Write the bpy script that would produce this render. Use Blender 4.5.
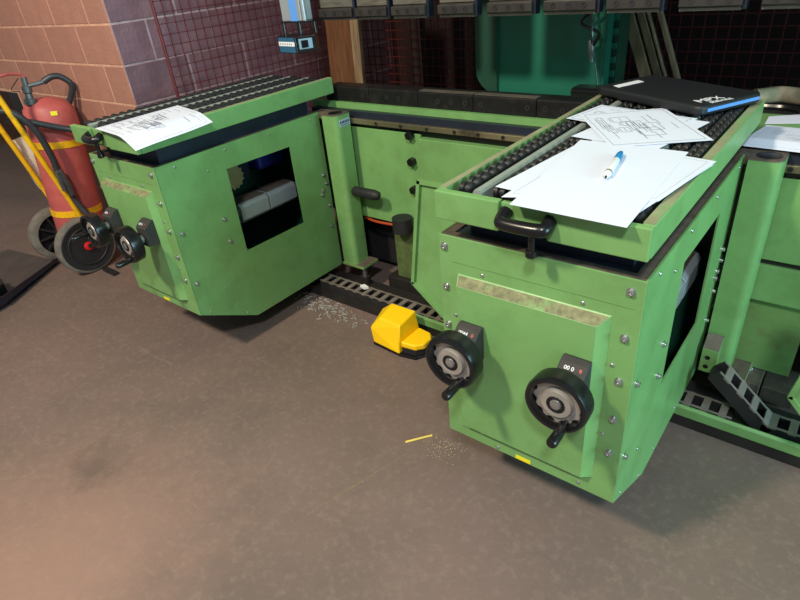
import bpy, bmesh, math, random
from mathutils import Vector, Matrix
random.seed(7)
for o in list(bpy.data.objects): bpy.data.objects.remove(o)
sc = bpy.context.scene
COL = sc.collection

# ---------------------------------------------------------------- camera
Rw = ((0.7848015, 0.2593647, -0.5628645), (0.6132089, -0.4565525, 0.6446198), (-0.0897856, -0.8510522, -0.5173478))
cd = bpy.data.cameras.new('camera'); cam = bpy.data.objects.new('camera', cd); COL.objects.link(cam)
cd.sensor_width = 36.0; cd.lens = 567.267 * 36 / 800; cd.clip_start = 0.02; cd.clip_end = 100
m = Matrix(((Rw[0][0], -Rw[0][1], -Rw[0][2]), (Rw[1][0], -Rw[1][1], -Rw[1][2]), (Rw[2][0], -Rw[2][1], -Rw[2][2]))).to_4x4()
m.translation = (0, 0, 1.6); cam.matrix_world = m
sc.camera = cam

# ---------------------------------------------------------------- world, lights, exposure
w = bpy.data.worlds.new('world'); sc.world = w; w.use_nodes = True
w.node_tree.nodes['Background'].inputs[0].default_value = (0.84, 0.92, 1.0, 1)
w.node_tree.nodes['Background'].inputs[1].default_value = 0.24
def area(name, loc, target, size, power, col, shape='DISK', sy=None):
    l = bpy.data.lights.new(name, 'AREA'); l.shape = shape; l.size = size; l.energy = power; l.color = col
    if sy: l.size_y = sy
    o = bpy.data.objects.new(name, l); COL.objects.link(o); o.location = loc
    o.rotation_euler = (Vector(target) - Vector(loc)).to_track_quat('-Z', 'Y').to_euler(); return o
area('high_bay_lamp', (1.15, -1.9, 4.7), (-0.6, 1.2, 0.5), 0.5, 150, (0.92, 0.97, 1.0))
area('high_bay_lamp', (-2.0, -1.9, 4.7), (-2.2, 1.0, 0.5), 0.5, 240, (1.0, 0.86, 0.64))
area('right_cool_fill', (5.5, 1.0, 2.0), (-1, 1.2, 0.6), 3.0, 360, (0.50, 0.90, 1.0), 'RECTANGLE', 3.0)  # unseen cool source at right, added to turn the side faces teal
vs = sc.view_settings
vs.view_transform = 'Standard'; vs.look = 'None'; vs.gamma = 1.0; vs.use_curve_mapping = False; vs.exposure = 0.10

# ---------------------------------------------------------------- materials
def srgb(r, g, b):
    f = lambda c: (c / 255 / 12.92) if c / 255 <= 0.04045 else ((c / 255 + 0.055) / 1.055) ** 2.4
    return (f(r), f(g), f(b), 1)
MATS = {}
def mat(name, col, rough=0.5, metal=0.0, var=0.12, scale=8.0, bump=0.0, bscale=60.0, stain=None, samt=0.0, sscale=5.0, sw=0.08, rand=0.0, stretch=None, spec=0.5):
    if name in MATS: return MATS[name]
    m = bpy.data.materials.new(name); m.use_nodes = True; N = m.node_tree.nodes; L = m.node_tree.links
    b = N['Principled BSDF']; b.inputs['Roughness'].default_value = rough; b.inputs['Metallic'].default_value = metal
    b.inputs['Specular IOR Level'].default_value = spec
    tc = N.new('ShaderNodeTexCoord'); vec = tc.outputs['Object']
    if stretch:
        mp = N.new('ShaderNodeMapping'); mp.inputs['Scale'].default_value = stretch; L.new(vec, mp.inputs[0]); vec = mp.outputs[0]
    n = N.new('ShaderNodeTexNoise'); n.inputs['Scale'].default_value = scale; n.inputs['Detail'].default_value = 6; L.new(vec, n.inputs['Vector'])
    r = N.new('ShaderNodeMapRange'); r.inputs['From Min'].default_value = 0.3; r.inputs['From Max'].default_value = 0.7
    r.inputs['To Min'].default_value = 1 - var; r.inputs['To Max'].default_value = 1 + var; L.new(n.outputs['Fac'], r.inputs['Value'])
    fac = r.outputs[0]
    if rand:
        oi = N.new('ShaderNodeObjectInfo'); r2 = N.new('ShaderNodeMapRange'); r2.inputs['To Min'].default_value = 1 - rand; r2.inputs['To Max'].default_value = 1 + rand
        L.new(oi.outputs['Random'], r2.inputs['Value']); mu = N.new('ShaderNodeMath'); mu.operation = 'MULTIPLY'
        L.new(fac, mu.inputs[0]); L.new(r2.outputs[0], mu.inputs[1]); fac = mu.outputs[0]
    vm = N.new('ShaderNodeVectorMath'); vm.operation = 'SCALE'; vm.inputs[0].default_value = col[:3]; L.new(fac, vm.inputs['Scale'])
    out = vm.outputs[0]
    if stain:
        n2 = N.new('ShaderNodeTexNoise'); n2.inputs['Scale'].default_value = sscale; n2.inputs['Detail'].default_value = 8; n2.inputs['Roughness'].default_value = 0.65
        L.new(vec, n2.inputs['Vector'])
        r3 = N.new('ShaderNodeMapRange'); r3.inputs['From Min'].default_value = 0.58 - sw; r3.inputs['From Max'].default_value = 0.58 + sw; r3.inputs['To Max'].default_value = samt
        L.new(n2.outputs['Fac'], r3.inputs['Value'])
        mx = N.new('ShaderNodeMix'); mx.data_type = 'RGBA'; L.new(r3.outputs[0], mx.inputs['Factor']); L.new(out, mx.inputs['A']); mx.inputs['B'].default_value = stain
        out = mx.outputs['Result']
    L.new(out, b.inputs['Base Color'])
    if bump:
        n3 = N.new('ShaderNodeTexNoise'); n3.inputs['Scale'].default_value = bscale; n3.inputs['Detail'].default_value = 5; L.new(vec, n3.inputs['Vector'])
        bp = N.new('ShaderNodeBump'); bp.inputs['Strength'].default_value = bump; bp.inputs['Distance'].default_value = 0.01
        L.new(n3.outputs['Fac'], bp.inputs['Height']); L.new(bp.outputs[0], b.inputs['Normal'])
    MATS[name] = m; return m

GREEN = mat('green_paint', srgb(116, 162, 98), 0.38, var=0.07, scale=5, stain=srgb(92, 124, 66), samt=0.4, sscale=9, sw=0.12, bump=0.03, bscale=90)
GREEN_OLD = mat('worn_green_paint', srgb(112, 148, 86), 0.5, var=0.12, scale=7, stain=srgb(100, 96, 60), samt=0.55, sscale=12, sw=0.1)
TEAL = mat('teal_paint', srgb(24, 98, 78), 0.45, var=0.08, scale=3)
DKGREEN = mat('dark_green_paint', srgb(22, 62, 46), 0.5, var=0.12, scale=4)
RUBMETAL = mat('bare_brown_metal', srgb(108, 96, 86), 0.55, 0.3, var=0.2, scale=30, stain=srgb(66, 58, 54), samt=0.6, sscale=18)
BLACKPLATE = mat('dark_blue_black_plate', srgb(34, 40, 54), 0.45, 0.2, var=0.2, scale=10)
BLACK = mat('black_plastic', srgb(20, 20, 22), 0.26, var=0.15, scale=20)
COUNTERM = mat('dusty_black_housing', srgb(50, 47, 45), 0.7, var=0.2, scale=30)
BLACKRUB = mat('black_rubber', srgb(30, 30, 33), 0.6, var=0.2, scale=30)
BRUSH = mat('black_roller_plastic', srgb(24, 24, 27), 0.5, var=0.2, scale=60, rand=0.2)
TOOL = mat('black_oxide_tool_steel', srgb(34, 34, 35), 0.42, 0.45, var=0.25, scale=18, stain=srgb(64, 59, 52), samt=0.4, sscale=14)
HOLDER = mat('oily_holder_steel', srgb(60, 56, 53), 0.42, 0.35, var=0.25, scale=18)
TOOLTOP = mat('worn_tool_steel', srgb(122, 116, 104), 0.42, 0.5, var=0.2, scale=14, stain=srgb(66, 62, 56), samt=0.6, sscale=10, stretch=(1, 6, 6))
BRASS = mat('oily_brass_bar', srgb(150, 142, 112), 0.36, 0.7, var=0.25, scale=6, stain=srgb(52, 50, 44), samt=0.85, sscale=3)
STEEL = mat('zinc_steel', srgb(180, 182, 182), 0.3, 0.85, var=0.1, scale=30)
ALU = mat('aluminium', srgb(178, 186, 190), 0.38, 0.5, var=0.06, scale=10)
RAIL = mat('galvanised_rail', srgb(158, 168, 160), 0.4, 0.3, var=0.1, scale=20)
HUBGREY = mat('hub_grey_cast', srgb(176, 171, 164), 0.36, 0.5, var=0.12, scale=20)
PAPER = mat('white_paper', srgb(214, 220, 236), 0.7, var=0.02, scale=4, spec=0.2)
INK = mat('printed_ink', srgb(96, 104, 124), 0.8, var=0.1)
INKLIGHT = mat('faint_ink', srgb(178, 184, 198), 0.8, var=0.1)
WHITE = mat('white_plastic', srgb(236, 238, 240), 0.4, var=0.02)
BLUE = mat('pen_blue', srgb(16, 120, 176), 0.3, var=0.05)
SKYBLUE = mat('sky_blue_trim', srgb(96, 156, 232), 0.3, var=0.05)
YELLOW = mat('safety_yellow', srgb(255, 205, 8), 0.45, var=0.05, scale=6)
YELLOW2 = mat('yellow_frame_paint', srgb(238, 184, 12), 0.45, var=0.1, scale=14, stain=srgb(120, 92, 30), samt=0.4, sscale=20)
RED = mat('faded_red_paint', srgb(182, 86, 84), 0.5, var=0.14, scale=6, stain=srgb(206, 112, 92), samt=0.5, sscale=5)
REDHUB = mat('red_hub_cap', srgb(206, 30, 36), 0.4, var=0.05)
TYRE = mat('dusty_tyre', srgb(112, 106, 98), 0.8, var=0.2, scale=25)
HOSE = mat('grey_black_hose', srgb(48, 52, 58), 0.42, var=0.15, scale=20)
VALVE = mat('valve_metal', srgb(96, 104, 106), 0.4, 0.5, var=0.25, scale=30)
CANVAS = mat('off_white_canvas', srgb(206, 196, 176), 0.9, var=0.12, scale=20, bump=0.3, bscale=30)
MESHRED = mat('dark_red_wire', srgb(98, 32, 34), 0.55, var=0.2, scale=20)
WOODO = mat('orange_brown_timber', srgb(112, 74, 46), 0.7, var=0.35, scale=5, stretch=(14, 14, 1.2), stain=srgb(92, 52, 28), samt=0.7, sscale=4)
WOODG = mat('grey_timber', srgb(150, 128, 102), 0.75, var=0.3, scale=5, stretch=(12, 12, 1.2), stain=srgb(84, 66, 50), samt=0.6, sscale=4)
PLANK = mat('old_plank', srgb(126, 112, 84), 0.75, var=0.25, scale=5, stretch=(12, 12, 1.0), stain=srgb(70, 60, 44), samt=0.6, sscale=4)
BLOCK_O = mat('painted_block_terracotta', srgb(168, 120, 104), 0.75, var=0.10, scale=5, rand=0.05, bump=0.3, bscale=45, stain=srgb(146, 98, 86), samt=0.6, sscale=3.5, sw=0.15)
MORTAR_O = mat('terracotta_mortar', srgb(206, 160, 136), 0.85, var=0.2, scale=20)
BLOCK_P = mat('painted_block_maroon', srgb(122, 90, 100), 0.7, var=0.14, scale=8, rand=0.10, bump=0.3, bscale=45, stain=srgb(146, 112, 112), samt=0.35, sscale=7, sw=0.06)
MORTAR_P = mat('chalky_maroon_mortar', srgb(176, 150, 152), 0.85, var=0.3, scale=14)
BACKWALL = mat('dark_maroon_wall', srgb(44, 26, 28), 0.8, var=0.2, scale=4)
CEIL = mat('ceiling_sheet', srgb(120, 120, 118), 0.8, var=0.05)
CHAINM = mat('dusty_chain_plastic', srgb(118, 108, 100), 0.6, var=0.2, scale=20)
CHAIND = mat('chain_side_black', srgb(34, 33, 34), 0.6, var=0.25, scale=20)
DIRTY = mat('greasy_dark_steel', srgb(40, 37, 35), 0.6, 0.2, var=0.3, scale=8)
ORANGE = mat('orange_cable', srgb(168, 66, 34), 0.5, var=0.1)
BRASSG = mat('brass_gear', srgb(150, 140, 104), 0.4, 0.3, var=0.15)
BLUEM = mat('blue_motor', srgb(28, 36, 110), 0.4, var=0.15)
DIGRED = mat('red_digit', srgb(214, 90, 70), 0.5)
LABELG = mat('pale_blue_label', srgb(168, 190, 206), 0.4, var=0.05)
LABELY = mat('yellow_sticker', srgb(236, 222, 30), 0.5, var=0.05)
SENSB = mat('sensor_blue', srgb(44, 96, 128), 0.35, var=0.05)
GLASS = mat('lens_black_glass', srgb(8, 10, 14), 0.05, var=0.05)
BROWN = mat('brown_board', srgb(110, 70, 42), 0.6, var=0.3, scale=5, stretch=(10, 2, 1))
TAN = mat('tan_cloth', srgb(206, 186, 150), 0.85, var=0.2, scale=20, bump=0.2)

def floor_material():
    m = bpy.data.materials.new('stained_light_patched_floor'); m.use_nodes = True; N = m.node_tree.nodes; L = m.node_tree.links
    b = N['Principled BSDF']; tc = N.new('ShaderNodeTexCoord')
    def noise(s, d=8, rough=0.6, st=None):
        n = N.new('ShaderNodeTexNoise'); n.inputs['Scale'].default_value = s; n.inputs['Detail'].default_value = d; n.inputs['Roughness'].default_value = rough
        if st:
            mp = N.new('ShaderNodeMapping'); mp.inputs['Scale'].default_value = st; mp.inputs['Rotation'].default_value = (0, 0, 0.5)
            L.new(tc.outputs['Object'], mp.inputs[0]); L.new(mp.outputs[0], n.inputs['Vector'])
        else: L.new(tc.outputs['Object'], n.inputs['Vector'])
        return n.outputs['Fac']
    def mrange(v, a, c, lo, hi):
        r = N.new('ShaderNodeMapRange'); r.inputs[1].default_value = a; r.inputs[2].default_value = c; r.inputs[3].default_value = lo; r.inputs[4].default_value = hi; L.new(v, r.inputs[0]); return r.outputs[0]
    def mix(f, a, c):
        x = N.new('ShaderNodeMix'); x.data_type = 'RGBA'; L.new(f, x.inputs['Factor'])
        if isinstance(a, tuple): x.inputs['A'].default_value = a
        else: L.new(a, x.inputs['A'])
        x.inputs['B'].default_value = c; return x.outputs['Result']
    c = mix(mrange(noise(0.9), 0.35, 0.65, 0, 1), srgb(102, 88, 81), srgb(118, 97, 89))
    c = mix(mrange(noise(3.2, 10, 0.7), 0.45, 0.72, 0, 0.55), c, srgb(92, 81, 74))
    c = mix(mrange(noise(45, 6), 0.5, 0.8, 0, 0.5), c, srgb(142, 124, 112))
    c = mix(mrange(noise(2.2, 10, 0.75, (1.0, 9.0, 1)), 0.60, 0.68, 0, 0.35), c, srgb(146, 124, 110))
    c = mix(mrange(noise(7, 10, 0.8), 0.66, 0.72, 0, 0.5), c, srgb(66, 58, 54))
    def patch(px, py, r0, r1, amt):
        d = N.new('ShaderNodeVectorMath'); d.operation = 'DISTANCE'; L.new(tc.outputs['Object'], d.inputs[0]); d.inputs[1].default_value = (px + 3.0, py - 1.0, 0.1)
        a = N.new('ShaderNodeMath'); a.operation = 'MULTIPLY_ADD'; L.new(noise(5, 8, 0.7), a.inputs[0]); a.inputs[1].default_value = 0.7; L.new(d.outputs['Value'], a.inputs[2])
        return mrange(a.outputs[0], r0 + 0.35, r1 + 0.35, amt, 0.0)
    c = mix(patch(-1.75, 0.05, 0.15, 0.75, 0.55), c, srgb(160, 124, 108))  # warm light patch painted into the colour of the worn, pinkish floor
    c = mix(patch(-0.5, 0.75, 0.1, 0.6, 0.25), c, srgb(140, 112, 104))
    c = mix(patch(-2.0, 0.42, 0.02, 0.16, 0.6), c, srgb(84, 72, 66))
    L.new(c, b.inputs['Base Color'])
    L.new(mrange(noise(4, 8), 0.3, 0.7, 0.58, 0.8), b.inputs['Roughness'])
    bp = N.new('ShaderNodeBump'); bp.inputs['Strength'].default_value = 0.12; bp.inputs['Distance'].default_value = 0.01
    L.new(noise(70, 6), bp.inputs['Height']); L.new(bp.outputs[0], b.inputs['Normal'])
    return m
FLOOR = floor_material()

# ---------------------------------------------------------------- mesh helpers
class MB:
    def __init__(s): s.v = []; s.f = []
    def add(s, vs_, fs):
        o = len(s.v); s.v += [tuple(v) for v in vs_]; s.f += [tuple(i + o for i in f) for f in fs]; return s
    def box(s, x0, x1, y0, y1, z0, z1):
        return s.add([(x0,y0,z0),(x1,y0,z0),(x1,y1,z0),(x0,y1,z0),(x0,y0,z1),(x1,y0,z1),(x1,y1,z1),(x0,y1,z1)],
                     [(0,3,2,1),(4,5,6,7),(0,1,5,4),(1,2,6,5),(2,3,7,6),(3,0,4,7)])
    def hexa(s, bot, top):
        return s.add(list(bot) + list(top), [(0,3,2,1),(4,5,6,7),(0,1,5,4),(1,2,6,5),(2,3,7,6),(3,0,4,7)])
    def prism(s, poly, axis, a0, a1):
        n = len(poly)
        def mk(p, a): return {'x': (a, p[0], p[1]), 'y': (p[0], a, p[1]), 'z': (p[0], p[1], a)}[axis]
        vs_ = [mk(p, a0) for p in poly] + [mk(p, a1) for p in poly]
        fs = [tuple(range(n - 1, -1, -1)), tuple(range(n, 2 * n))] + [(i, (i + 1) % n, n + (i + 1) % n, n + i) for i in range(n)]
        return s.add(vs_, fs)
    def cyl(s, p0, p1, r0, n=16, r1=None):
        r1 = r0 if r1 is None else r1
        p0 = Vector(p0); p1 = Vector(p1); d = (p1 - p0).normalized(); a = d.orthogonal().normalized(); b = d.cross(a)
        vs_ = []
        for p, r in ((p0, r0), (p1, r1)):
            for i in range(n):
                t = 2 * math.pi * i / n; vs_.append(p + a * (r * math.cos(t)) + b * (r * math.sin(t)))
        return s.add(vs_, [tuple(range(n - 1, -1, -1)), tuple(range(n, 2 * n))] + [(i, (i + 1) % n, n + (i + 1) % n, n + i) for i in range(n)])
    def lathe(s, p0, d, prof, n=24, closed=False):     # prof: (distance along d, radius)
        p0 = Vector(p0); d = Vector(d).normalized(); a = d.orthogonal().normalized(); b = d.cross(a); k = len(prof); vs_ = []
        for h, r in prof:
            for i in range(n):
                t = 2 * math.pi * i / n; vs_.append(p0 + d * h + a * (r * math.cos(t)) + b * (r * math.sin(t)))
        fs = []
        for j in range(k if closed else k - 1):
            j2 = (j + 1) % k
            fs += [(j * n + i, j * n + (i + 1) % n, j2 * n + (i + 1) % n, j2 * n + i) for i in range(n)]
        if not closed: fs += [tuple(range(n - 1, -1, -1)), tuple((k - 1) * n + i for i in range(n))]
        return s.add(vs_, fs)
    def tube(s, pts, r, n=10):
        pts = [Vector(p) for p in pts]; k = len(pts); vs_ = []; up = None
        for i, p in enumerate(pts):
            d = (pts[min(i + 1, k - 1)] - pts[max(i - 1, 0)]).normalized()
            up = d.orthogonal().normalized() if up is None else (up - d * up.dot(d)).normalized()
            b = d.cross(up)
            for j in range(n):
                t = 2 * math.pi * j / n; vs_.append(p + up * (r * math.cos(t)) + b * (r * math.sin(t)))
        fs = [(i * n + j, i * n + (j + 1) % n, (i + 1) * n + (j + 1) % n, (i + 1) * n + j) for i in range(k - 1) for j in range(n)]
        fs += [tuple(range(n - 1, -1, -1)), tuple((k - 1) * n + j for j in range(n))]
        return s.add(vs_, fs)
    def build(s, name, material, parent=None, smooth=False, bevel=0.0, seg=2):
        root = parent
        while root is not None and root.parent is not None: root = root.parent
        if root is not None: org = Vector(root.location)
        else:
            xs, ys, zs = zip(*s.v); org = Vector(((min(xs) + max(xs)) / 2, (min(ys) + max(ys)) / 2, min(zs)))
        me = bpy.data.meshes.new(name)
        me.from_pydata([tuple(Vector(v) - org) for v in s.v], [], s.f); me.update()
        bm = bmesh.new(); bm.from_mesh(me); bmesh.ops.recalc_face_normals(bm, faces=bm.faces); bm.to_mesh(me); bm.free()
        me.materials.append(material)
        o = bpy.data.objects.new(name, me); COL.objects.link(o)
        if parent is not None: o.parent = parent
        else: o.location = org
        if bevel:
            b = o.modifiers.new('bevel', 'BEVEL'); b.width = bevel; b.segments = seg; b.limit_method = 'ANGLE'; b.angle_limit = math.radians(40)
        if smooth:
            for p in me.polygons: p.use_smooth = True
            try: me.set_sharp_from_angle(angle=math.radians(40))
            except Exception: pass
        return o
def box(name, b, material, parent=None, bevel=0.0): return MB().box(*b).build(name, material, parent, bevel=bevel)
def tag(o, label, cat, group=None):
    o['label'] = label; o['category'] = cat
    if group: o['group'] = group
    return o
def struct(o): o['kind'] = 'structure'; return o
def thing(name, loc, label, cat, group=None):
    o = bpy.data.objects.new(name, None); COL.objects.link(o); o.location = loc; o.empty_display_size = 0.1
    return tag(o, label, cat, group)
def inst(name, mesh, parent, pos, rot=None):           # shared-mesh piece at world position pos
    o = bpy.data.objects.new(name, mesh); COL.objects.link(o)
    root = parent
    while root.parent is not None: root = root.parent
    o.parent = parent; o.location = Vector(pos) - Vector(root.location)
    if rot: o.rotation_euler = rot
    return o
def proto(mb, material, name, smooth=True):
    o = mb.build(name, material); me = o.data
    off = o.location.copy()
    for v in me.vertices: v.co += off
    bpy.data.objects.remove(o)
    if smooth:
        for p in me.polygons: p.use_smooth = True
        try: me.set_sharp_from_angle(angle=math.radians(40))
        except Exception: pass
    return me
def text_mesh(body, size, material, name, parent, M4):
    cu = bpy.data.curves.new(name, 'FONT'); cu.body = body; cu.size = size; cu.extrude = 0.0003; cu.align_x = 'CENTER'; cu.align_y = 'CENTER'
    to = bpy.data.objects.new(name, cu); COL.objects.link(to); bpy.context.view_layer.update()
    me = bpy.data.meshes.new_from_object(to.evaluated_get(bpy.context.evaluated_depsgraph_get())); bpy.data.objects.remove(to)
    root = parent
    while root.parent is not None: root = root.parent
    me.transform(Matrix.Translation(-Vector(root.location)) @ M4); me.materials.clear(); me.materials.append(material)
    o = bpy.data.objects.new(name, me); COL.objects.link(o); o.parent = parent; return o
def frame(origin, xd, yd):
    x = Vector(xd).normalized(); z = x.cross(Vector(yd)).normalized(); y = z.cross(x)
    M = Matrix((x, y, z)).transposed().to_4x4(); M.translation = origin; return M
def spline(pts, k=8):
    P = [Vector(p) for p in pts]; P = [P[0] * 2 - P[1]] + P + [P[-1] * 2 - P[-2]]; out = []
    for i in range(1, len(P) - 2):
        for j in range(k):
            t = j / k; a, b, c, d = P[i - 1], P[i], P[i + 1], P[i + 2]
            out.append(0.5 * ((2 * b) + (c - a) * t + (2 * a - 5 * b + 4 * c - d) * t * t + (3 * b - a - 3 * c + d) * t ** 3))
    out.append(P[-2]); return out

# ---------------------------------------------------------------- room shell
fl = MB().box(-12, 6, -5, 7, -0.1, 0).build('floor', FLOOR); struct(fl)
YW, XC = 1.637, -3.227
CH, BL = 0.2065, 0.41
Z0 = 1.426 - 7 * CH + 0.02
def bevelled_block(lx, ly, lz, b=0.003):
    # wall face towards -Y with worn edges
    bot = [(0, ly, 0), (lx, ly, 0), (lx, ly, lz), (0, ly, lz)]; mid = [(0, b, 0), (lx, b, 0), (lx, b, lz), (0, b, lz)]
    top = [(b, 0, b), (lx - b, 0, b), (lx - b, 0, lz - b), (b, 0, lz - b)]
    return MB().add(bot + mid + top, [(0,1,2,3),(0,4,5,1),(1,5,6,2),(2,6,7,3),(3,7,4,0),(4,8,9,5),(5,9,10,6),(6,10,11,7),(7,11,8,4),(8,11,10,9)])
bcache = {}
def block_mesh(l, material):
    k = (round(l, 3), material.name)
    if k not in bcache: bcache[k] = proto(bevelled_block(l, 0.02, CH - 0.009), material, 'block', False)
    return bcache[k]
# terracotta wall (runs along X, faces the camera) with a low opening at its far left
wl = MB()
wl.box(-4.88, XC - 0.004, YW - 0.0035, YW + 0.2, 0, 5.0)
wl.box(-9.5, -4.88, YW - 0.0035, YW + 0.2, 1.0, 5.0)
wall_l = struct(wl.build('wall_left', MORTAR_O))
for c in range(-1, 10):
    z = 1.426 - 7 * CH + c * CH
    if z < 0: continue
    x1 = XC; first = 0.22 if c % 2 else 0.40
    while x1 > -6.6:
        l = first if x1 == XC else BL
        x0 = x1 - l
        if z >= 0.98 or x0 > -4.9:
            inst('block', block_mesh(l - 0.009, BLOCK_O), wall_l, (x0 + 0.009, YW - 0.006, z + 0.008 - 0.0))
        x1 = x0
# maroon wall (runs along Y away from the corner)
wp = MB().box(XC - 0.2, XC + 0.0035, YW + 0.0, 3.9, 0, 5.0)
wall_p = struct(wp.build('wall_side', MORTAR_P))
for c in range(0, 10):
    z = 1.426 - 7 * CH + c * CH
    if z < 0: z = 0.0
    y0 = YW; first = 0.40 if c % 2 else 0.20
    while y0 < 3.75:
        l = first if y0 == YW else BL
        inst('block', block_mesh(l - 0.009, BLOCK_P), wall_p, (XC + 0.006, y0 + 0.001, z + 0.008), (0, 0, math.pi / 2))
        y0 += l
struct(box('wall_back', (-3.4, 5.5, 3.9, 4.1, 0, 5.0), BACKWALL))
struct(box('ceiling', (-9.5, 6, 0.6, 4.1, 5.0, 5.1), CEIL))
# dark recess behind the low opening
bo = MB()
bo.box(-9.4, -5.0, 2.5, 2.53, 0.0, 1.0)
tag(bo.build('storage_board', BROWN), 'dark brown board standing in the low wall opening behind the extinguisher', 'board')
tag(box('door_post', (-5.02, -4.885, 1.62, 1.70, 0, 1.0), BLACKRUB), 'black post at the edge of the wall opening beside the extinguisher', 'post')

# ---------------------------------------------------------------- wire mesh fences
def mesh_fence(name, label, p0, p1, z0, z1, pitch, post_r):
    p0 = Vector(p0); p1 = Vector(p1); d = (p1 - p0); L_ = d.length; d.normalize()
    t = thing(name, (p0.x, p0.y, 0), label, 'fence')
    wires = MB(); n = int(L_ / pitch); r = 0.0028
    for i in range(1, n):
        q = p0 + d * (i * L_ / n); wires.cyl((q.x, q.y, z0), (q.x, q.y, z1), r, 4)
    k = int((z1 - z0) / pitch)
    for j in range(1, k):
        z = z0 + j * (z1 - z0) / k; wires.cyl((p0.x, p0.y, z), (p1.x, p1.y, z), r, 4)
    g = wires.build('wire_grid', MESHRED, t); g['kind'] = 'stuff'
    for q in (p0, p1):
        MB().cyl((q.x, q.y, 0), (q.x, q.y, z1), post_r, 8).build('fence_post', MESHRED, t, smooth=True)
    return t
mesh_fence('mesh_fence', 'dark red wire mesh fence in front of the maroon block wall', (-3.0, 1.77, 0), (-3.0, 3.06, 0), 0.1, 2.4, 0.052, 0.009)
mesh_fence('mesh_fence', 'dark wire mesh fence running along behind the press brake', (-3.0, 3.08, 0), (2.2, 3.08, 0), 0.1, 2.4, 0.052, 0.009)
for x, wd, lab in ((-2.55, 0.09, 'dark maroon upright behind the mesh next to the timber post'), (-2.05, 0.16, 'dark maroon upright behind the mesh in the gap left of the teal frame'), (-1.72, 0.10, 'narrow dark upright behind the mesh right beside the teal frame')):
    tag(MB().prism([(x, 3.3), (x + wd, 3.3), (x + wd, 3.36), (x + 0.03, 3.36), (x + 0.03, 3.42), (x, 3.42)], 'z', 0, 2.6).build('steel_upright', BACKWALL), lab, 'upright')

# ---------------------------------------------------------------- press brake
pb = thing('press_brake', (-1.0, 2.2, 0), 'long green press brake with black die segments and a row of punch holders', 'machine')
bed = box('bed_beam', (-2.32, 2.0, 2.13, 2.45, 0.40, 0.992), GREEN, pb)
# die rail and die segments
DX = [-2.235, -1.94, -1.643, -1.346, -1.05, -0.754, -0.458]
seg_poly = lambda: [(2.15, 0.997), (2.15, 1.063), (2.165, 1.068), (2.20, 1.085), (2.26, 1.085), (2.26, 0.997)]
for i in range(6):
    a, b_ = DX[i] + 0.0015, DX[i + 1] - 0.0015
    s_ = MB().prism([(2.15, 0.993), (2.15, 1.060), (2.156, 1.064), (2.20, 1.064), (2.20, 0.993)], 'x', a, b_).build('die_segment', TOOL, pb, bevel=0.002)
    MB().box(a + 0.002, b_ - 0.002, 2.158, 2.198, 1.0642, 1.0662).build('top_face', TOOLTOP if i in (2, 3) else TOOL, s_)
    for fx in (0.13, 0.38, 0.62, 0.87):
        if (i + int(fx * 10)) % 3 == 0: continue
        xx = a + (b_ - a) * fx
        MB().lathe((xx, 2.1515, 1.027), (0, -1, 0), [(0, 0.011), (0.003, 0.011), (0.003, 0.006), (0.0005, 0.006)], 12).build('screw', DIRTY, s_, smooth=True)
box('die_backing', (-2.235, -0.458, 2.204, 2.25, 0.993, 1.062), TOOL, pb, bevel=0.002)
# ledge + brass guide bar
box('ledge', (-2.30, 1.9, 2.095, 2.129, 0.9318, 0.964), BLACKPLATE, pb)
gb = box('guide_bar', (-2.28, 1.9, 2.080, 2.129, 0.907, 0.9315), BRASS, pb, bevel=0.002)
for x in [-1.85, -1.7, -1.55, -1.40, -1.28, -1.16, -1.04, -0.9, -0.147, 0.05]:
    MB().lathe((x, 2.0797, 0.919), (0, -1, 0), [(0, 0.0085), (0.003, 0.0085), (0.003, 0.0045), (0.0004, 0.0045)], 12).build('bar_screw', DIRTY, gb, smooth=True)
box('gap_shade_strip', (-2.28, 1.9, 2.112, 2.129, 0.86, 0.9065), BLACK, pb)  # black strip stands for the shade in the gap under the bar
# front panels of the bed
box('front_panel', (-2.32, -1.603, 2.10, 2.129, 0.40, 0.885), GREEN, pb, bevel=0.002)
box('front_panel', (-1.600, -0.62, 2.075, 2.129, 0.40, 0.872), GREEN, pb, bevel=0.003)
box('front_panel', (-0.617, 1.9, 2.10, 2.129, 0.592, 0.882), GREEN, pb, bevel=0.002)
box('groove_strip', (-0.617, 1.9, 2.115, 2.129, 0.560, 0.591), DIRTY, pb)
box('front_panel', (-0.617, 1.9, 2.10, 2.129, 0.430, 0.570), GREEN, pb, bevel=0.002)
box('front_panel', (-0.617, 0.02, 2.13, 2.20, 0.125, 0.40), GREEN_OLD, pb)
for z in (0.880, 0.753, 0.612):
    MB().cyl((-1.655, 2.10, z), (-1.655, 2.070, z), 0.021, 6).build('hex_bolt', BLACK, pb, bevel=0.002)
# base and legs below the bed
box('shaded_base', (-2.32, -0.62, 2.25, 2.42, 0.05, 0.40), BLACKRUB, pb)  # black colour stands for the dark void under the bed
box('shaded_base', (0.05, 1.9, 2.25, 2.42, 0.05, 0.40), DKGREEN, pb)  # dark green stands for the shaded region beside the lower panel
lg = box('base_block', (-1.80, -1.655, 2.07, 2.20, 0.10, 0.395), mat('grubby_green_block', srgb(84, 100, 56), .7, var=.25, scale=25), pb, bevel=0.004)
MB().cyl((-1.715, 2.045, 0.3955), (-1.715, 2.045, 0.47), 0.052, 20).build('adjuster', BLACKRUB, lg, smooth=True)
box('base_block', (-1.85, -1.60, 2.04, 2.20, 0.0, 0.10), DIRTY, pb, bevel=0.003)
box('base_block', (-0.175, -0.055, 2.03, 2.20, 0.02, 0.12), RUBMETAL, pb, bevel=0.003)
MB().cyl((-0.118, 2.115, 0.12), (-0.118, 2.115, 0.132), 0.026, 6).build('hex_bolt', STEEL, pb, bevel=0.001)
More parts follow.
